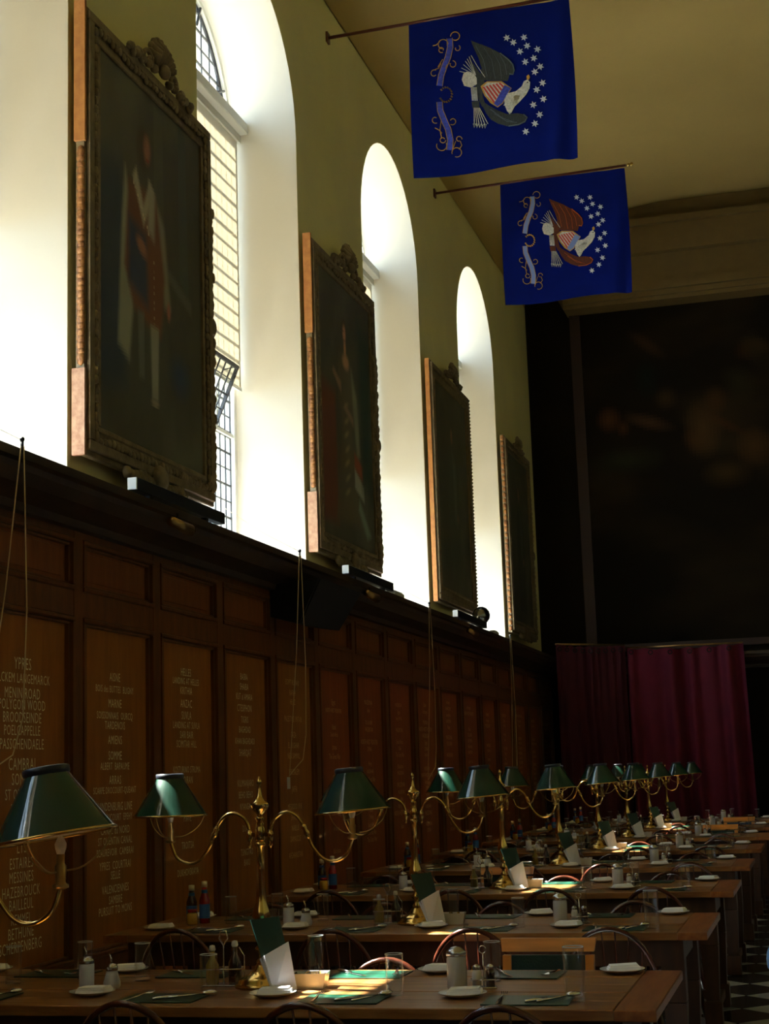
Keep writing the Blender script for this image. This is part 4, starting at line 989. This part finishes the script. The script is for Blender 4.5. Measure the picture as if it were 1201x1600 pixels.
def sachets():
    t = thing('sauce_sachets', '', 'sachets')
    rg = random.Random(4)
    for q in range(7):
        x, y = -.045+.015*q, rg.uniform(-.015, .015); a = rg.uniform(-.35, .35)
        c = 'sachet' if q % 3 else 'sauce_yellow'
        obj('sachet', MB().hexa([(-.003, -.022, 0), (.003, -.022, 0), (.003, .022, 0), (-.003, .022, 0), (-.001, -.022, .045), (.001, -.022, .045), (.001, .022, .045), (-.001, .022, .045)]), c, t, (x, y, .0), (0, a, rg.uniform(-.3, .3)))
    return t
def menu():
    """dark green folder standing open and leaning to the wall side, white list tucked in front"""
    t = thing('menu_folder', '', 'menu')
    def sheet(name, P, th, m, label=None):
        n = (Vector(P[1])-Vector(P[0])).cross(Vector(P[3])-Vector(P[0])).normalized()*th
        return obj(name, MB().hexa([*P, *[tuple(Vector(p)+n) for p in P]]), m, t, label=label)
    # spine from (0,0,0) up to the left
    S0, S1 = (0, 0, .0), (-.092, .03, .245)
    sheet('front_cover', [(-.005, .004, .0), (.062, .060, .0), (-.010, .090, .252), (-.094, .034, .245)], .003, 'menu_green')
    sheet('back_cover', [(-.008, .006, .0), (-.022, .075, .0), (-.112, .105, .245), (-.096, .036, .245)], .003, 'menu_green')
    sheet('list_sheet', [(.002, -.006, .0), (.066, .050, .012), (.034, .062, .170), (-.036, .012, .130)], .0012, 'paper', 'white paper list')
    sheet('list_flap', [(.000, -.007, .0), (.002, -.008, .0), (-.036, .010, .130), (-.060, .030, .115)], .0010, 'paper', 'white paper flap')
    obj('foot_block', MB().box(-.02, .03, .03, .07, 0, .008), 'menu_green', t)
    return t
def placemat():
    t = thing('placemat', '', 'placemat'); obj('mat_board', MB().box(-.14, .14, -.10, .10, 0, .004, .0015), 'mat_green', t); return t
def fork():
    t = thing('fork', '', 'cutlery')
    obj('handle', MB().add([(-.004, -.10, .002), (.004, -.10, .002), (.006, -.02, .002), (.0025, .03, .007), (-.0025, .03, .007), (-.006, -.02, .002), (-.004, -.10, .004), (.004, -.10, .004), (.006, -.02, .004), (.0025, .03, .009), (-.0025, .03, .009), (-.006, -.02, .004)],
        [(5, 4, 3, 2, 1, 0), (6, 7, 8, 9, 10, 11)] + [(q, (q+1) % 6, 6+(q+1) % 6, 6+q) for q in range(6)]), 'chrome', t)
    m_ = MB().hexa([(-.003, .03, .007), (.003, .03, .007), (.011, .05, .004), (-.011, .05, .004), (-.003, .03, .009), (.003, .03, .009), (.011, .05, .006), (-.011, .05, .006)])
    for q in range(4): m_.tube([(-.009+.006*q, .05, .005), (-.009+.006*q, .075, .006), (-.009+.006*q, .09, .012)], .0014, 4)
    obj('tines', m_, 'chrome', t); return t
def knife():
    t = thing('knife', '', 'cutlery')
    obj('handle', MB().tube([(0, -.10, .006), (0, -.05, .006), (0, .0, .005)], [.005, .006, .004], 8), 'chrome', t)
    obj('blade', MB().add([(-.006, 0, .003), (.006, 0, .003), (.006, .09, .003), (-.002, .105, .003), (-.006, .08, .003), (-.006, 0, .0045), (.006, 0, .0045), (.006, .09, .0045), (-.002, .105, .0045), (-.006, .08, .0045)], [(4, 3, 2, 1, 0), (5, 6, 7, 8, 9)] + [(q, (q+1) % 5, 5+(q+1) % 5, 5+q) for q in range(5)]), 'chrome', t); return t
def spoon():
    t = thing('spoon', '', 'cutlery')
    obj('handle', MB().tube([(0, -.10, .004), (0, -.03, .006), (0, .03, .008)], [.004, .0035, .0025], 6), 'chrome', t)
    obj('bowl', MB().ball((0, .058, .010), .019, .030, .0085, 14, 8), 'chrome', t); return t
def bottle(cm, lm, h=.19, r=.028):
    t = thing('sauce_bottle', '', 'bottle')
    obj('bottle_body', MB().lathe([(.0, 0), (r, 0), (r, h*.55), (r*.45, h*.78), (r*.42, h*.9), (.0, h*.9)], 16), cm, t)
    obj('label_band', MB().lathe([(r+.0006, h*.12), (r+.0006, h*.46)], 16, cap=False), lm, t); obj('cap', MB().lathe([(r*.55, h*.86), (r*.55, h), (.0, h+.002)], 14), 'enamel_white', t)
    obj('neck_band', MB().lathe([(r*.60, h*.72), (r*.56, h*.80)], 14, cap=False), lm, t); return t
def squat_jar():
    t = thing('mustard_jar', '', 'jar'); obj('jar_body', MB().lathe([(.0, 0), (.026, 0), (.028, .01), (.028, .05), (.022, .06), (.0, .06)], 16), 'sauce_yellow', t)
    obj('lid', MB().lathe([(.024, .06), (.025, .076), (.0, .078)], 16), 'sauce_red', t); return t
P_PLATE, P_NAP, P_T1, P_T2, P_SUG = Proto(plate()), Proto(napk()), Proto(tumbler(.135, .031)), Proto(tumbler(.168, .035)), Proto(sugar())
P_SH1, P_SH2, P_CAD, P_OIL, P_BOWL, P_SAC, P_MENU = Proto(shaker(False)), Proto(shaker(True)), Proto(caddy()), Proto(tall_rack()), Proto(sbowl()), Proto(sachets()), Proto(menu())
P_MAT, P_FORK, P_KNIFE, P_SPOON = Proto(placemat()), Proto(fork()), Proto(knife()), Proto(spoon())
P_BB, P_BR, P_MU = Proto(bottle('sauce_brown', 'label_blue')), Proto(bottle('sauce_red', 'label_blue', .21, .027)), Proto(squat_jar())
NP = [-3.22, -2.51, -1.84, -1.185]; FP = [-3.25, -2.66, -1.41, -.735]
NM = [-2.93, -2.21, -1.57, -.95]; FM = [-2.92, -2.33, -1.655, -1.08]
NG = [(-2.97, .05), (-2.08, -.21), (-1.42, -.20), (-.80, -.30)]; FG = [(-2.75, .20), (-2.49, .15), (-1.885, .38), (-1.16, .16)]
Z = TH+.0005
for k, y in enumerate(TABY):
    if k == 0: continue
    n = TN[k]; J = lambda a=.012: rnd.uniform(-a, a)
    for j, x in enumerate(NP):
        dx = J(.02) if k > 1 else 0; px, py = x+dx, y-.225+J(.01)
        P_PLATE.put((px, py, Z), J(.3), 'round white plate, near edge of the %s, %s' % (n, PLC[j]), 'white side plates on the tables')
        P_NAP.put((px+.008, py, Z+.0085), .1+J(.3), 'folded white napkin, near edge of the %s, %s' % (n, PLC[j]), 'folded napkins on the side plates')
    for j, x in enumerate(FP):
        dx = J(.02) if k > 1 else 0; px, py = x+dx, y+.385+J(.01)
        P_PLATE.put((px, py, Z), J(.3), 'round white plate, far edge of the %s, %s' % (n, PLC[j]), 'white side plates on the tables')
        P_NAP.put((px+.005, py, Z+.0085), J(.4), 'folded white napkin, far edge of the %s, %s' % (n, PLC[j]), 'folded napkins on the side plates')
    for j, x in enumerate(NM):
        P_MAT.put((x, y-.30, Z), J(.03), 'dark green placemat on the near side of the %s, %s' % (n, PLC[j]), 'dark green placemats')
        zz = Z+.0045
        if k < 6:
            P_FORK.put((x-.09, y-.30, zz), J(.2), 'steel fork on the near side of the %s, %s' % (n, PLC[j]), 'forks on the tables')
            P_KNIFE.put((x+.06, y-.30, zz), -.5+J(.3), 'steel knife on the near side of the %s, %s' % (n, PLC[j]), 'knives on the tables')
            P_SPOON.put((x+.10, y-.285, zz), -.7+J(.3), 'shiny spoon on the near side of the %s, %s' % (n, PLC[j]), 'spoons on the tables')
    for j, x in enumerate(FM):
        P_MAT.put((x, y+.315, Z), J(.05), 'dark green placemat on the far side of the %s, %s' % (n, PLC[j]), 'dark green placemats')
        if k < 6:
            P_FORK.put((x+.10, y+.315, Z+.0045), math.pi+J(.3), 'steel fork on the far side of the %s, %s' % (n, PLC[j]), 'forks on the tables')
            P_KNIFE.put((x-.07, y+.31, Z+.0045), math.pi+.6+J(.3), 'steel knife on the far side of the %s, %s' % (n, PLC[j]), 'knives on the tables')
    for j, (x, dy) in enumerate(NG):
        pr_ = P_T2 if (j == 3 and k < 3) else P_T1
        pr_.put((x+(J(.02) if k > 1 else 0), y+dy+(J() if k > 1 else 0), Z), 0, 'clear glass tumbler on the near half of the %s, %s' % (n, PLC[j]), 'glass tumblers on the tables')
    for j, (x, dy) in enumerate(FG):
        P_T1.put((x+(J(.02) if k > 1 else 0), y+dy+(J() if k > 1 else 0), Z), 0, 'clear glass tumbler on the far half of the %s, %s' % (n, PLC[j]), 'glass tumblers on the tables')
    P_SUG.put((-1.245, y-.03, Z), 0, 'glass sugar jar with domed steel lid towards the aisle end of the ' + n, 'sugar jars')
    P_CAD.put((-1.155, y-.02, Z), .2, 'small steel cruet caddy beside the sugar jar of the ' + n, 'cruet caddies')
    P_SH1.put((-2.585, y-.12, Z), 0, 'pale cylindrical sugar pourer with spout at the wall end of the ' + n, 'pourers at the wall end')
    P_SH2.put((-2.515, y-.06, Z), 0, 'pear shaped pale shaker beside the pourer of the ' + n, 'pear shaped shakers')
    P_OIL.put((-2.115, y+.02, Z), .1, 'tall wire rack of oil bottles left of the lamp on the ' + n, 'oil bottle racks')
    P_BOWL.put((-1.785, y-.02, Z), .12, 'white rectangular sachet dish right of the lamp on the ' + n, 'sachet dishes')
    P_SAC.put((-1.785, y-.02, Z+.010), .12, 'bunch of sauce sachets standing in the white dish of the ' + n, 'sauce sachets')
    P_MENU.put((-1.845, y-.205, Z), 0, 'dark green menu folder with white list leaning beside the lamp of the ' + n, 'menu folders')
    if k > 1:
        P_BB.put((-3.20, y+.12, Z), 0, 'brown sauce bottle with blue label at the wall end of the ' + n, 'brown sauce bottles')
        P_BR.put((-3.12, y+.10, Z), 0, 'tall red sauce bottle with white cap at the wall end of the ' + n, 'red sauce bottles')
        P_MU.put((-3.16, y+.03, Z), 0, 'yellow mustard jar between the bottles of the ' + n, 'mustard jars')

# ------------------------------------------------------------------ person at the right edge
def person():
    t = thing('person', 'person in a pale blue shirt with bent elbow, cut by the right edge', 'person', (0, 0, 0))
    bx, by = .262, 3.3
    J_ = {'pelvis': (0, 0, .98, .150, .11), 'waist': (0, 0, 1.10, .135, .10), 'chest': (0, .01, 1.30, .165, .11), 'neckb': (0, 0, 1.45, .075, .07), 'neck': (0, .0, 1.52, .056, .056)}
    vs, es, rs = [], [], []
    def nv(p, r, par=None):
        vs.append((bx+p[0], by+p[1], p[2])); rs.append(r); i = len(vs)-1
        if par is not None: es.append((par, i))
        return i
    pel = nv((0, 0, .98), (.150, .11)); wa = nv((0, 0, 1.11), (.135, .10), pel); chs = nv((0, 0, 1.32), (.150, .11), wa); nb = nv((0, 0, 1.46), (.07, .065), chs); nk = nv((0, .01, 1.52), (.055, .055), nb)
    for s_ in (-1, 1):
        sh = nv((s_*.17, 0, 1.42), (.062, .062), chs); el = nv((s_*(.36 if s_ < 0 else .27), -.02, 1.07), (.060, .060), nv((s_*.26, -.01, 1.25), (.060, .060), sh))
        nv((s_*.20, .20, 1.13), (.034, .034), nv((s_*.28, .09, 1.12), (.042, .042), el))
        h = nv((s_*.09, 0, .92), (.095, .10), pel); kn = nv((s_*.10, .0, .50), (.062, .065), nv((s_*.10, 0, .72), (.080, .085), h)); nv((s_*.10, -.01, .09), (.042, .045), nv((s_*.10, 0, .32), (.055, .058), kn))
    me = bpy.data.meshes.new('body'); me.from_pydata(vs, es, []); me.materials.append(MT['shirt_blue']); me.materials.append(MT['trousers'])
    o = bpy.data.objects.new('body', me); C.objects.link(o); o.parent = t
    mo = o.modifiers.new('skin', 'SKIN')
    for i, r in enumerate(rs): me.skin_vertices[0].data[i].radius = r
    me.skin_vertices[0].data[0].use_root = True
    sm = o.modifiers.new('sub', 'SUBSURF'); sm.levels = 2; sm.render_levels = 2
    o['label'] = 'pale blue shirt and dark trousers'
    hd_ = MB().ball((bx, by+.02, 1.66), .078, .098, .118, 18, 12).ball((bx, by+.118, 1.645), .014, .020, .022, 8, 5)
    hd_.ball((bx-.078, by+.01, 1.655), .012, .02, .032, 8, 5).ball((bx+.078, by+.01, 1.655), .012, .02, .032, 8, 5).tube([(bx, by, 1.50), (bx, by+.01, 1.60)], .052, 12)
    h_ = obj('head', hd_, 'skin', t)
    obj('hair', MB().ball((bx, by-.005, 1.695), .086, .100, .098, 16, 10), 'hair', t)
    obj('eyes', MB().ball((bx-.03, by+.108, 1.665), .011, n=8, m=6).ball((bx+.03, by+.108, 1.665), .011, n=8, m=6), 'black', h_)
    obj('mouth', MB().ball((bx, by+.108, 1.605), .025, .008, .006, 8, 4), 'sauce_red', h_)
    for s_ in (-1, 1):
        hx, hy, hz = bx+s_*.19, by+.235, 1.13; hm = MB().ball((hx, hy+.02, hz), .040, .048, .018, 12, 8)
        for q in range(4):
            fx = hx-.028+.019*q; L_ = (.065, .078, .074, .058)[q]; hm.tube([(fx, hy+.05, hz), (fx, hy+.05+L_*.5, hz-.004), (fx, hy+.05+L_*.85, hz-.018), (fx, hy+.05+L_, hz-.032)], [.009, .0085, .008, .006], 8)
        hm.tube([(hx-s_*.030, hy, hz), (hx-s_*.055, hy+.03, hz-.006), (hx-s_*.060, hy+.06, hz-.014)], [.011, .010, .007], 8)
        obj('hand', hm, 'skin', t)
        obj('shoe', MB().ball((bx+s_*.10, by+.05, .045), .05, .135, .045, 12, 8), 'black', t)
    trs = MB()
    for s_ in (-1, 1): trs.tube([(bx+s_*.10, by-.01, .06), (bx+s_*.10, by, .32), (bx+s_*.10, by, .52), (bx+s_*.095, by, .75), (bx+s_*.085, by, .93)], [.062, .074, .086, .108, .122], 16)
    trs.ball((bx, by, .96), .178, .138, .10, 18, 10)
    obj('trousers', trs, 'trousers', t)
person()
# ground outside the windows
gr = struct('ground_outside', MB().box(-40, XO-.0, -30, 50, -.6, -.5), 'stone')
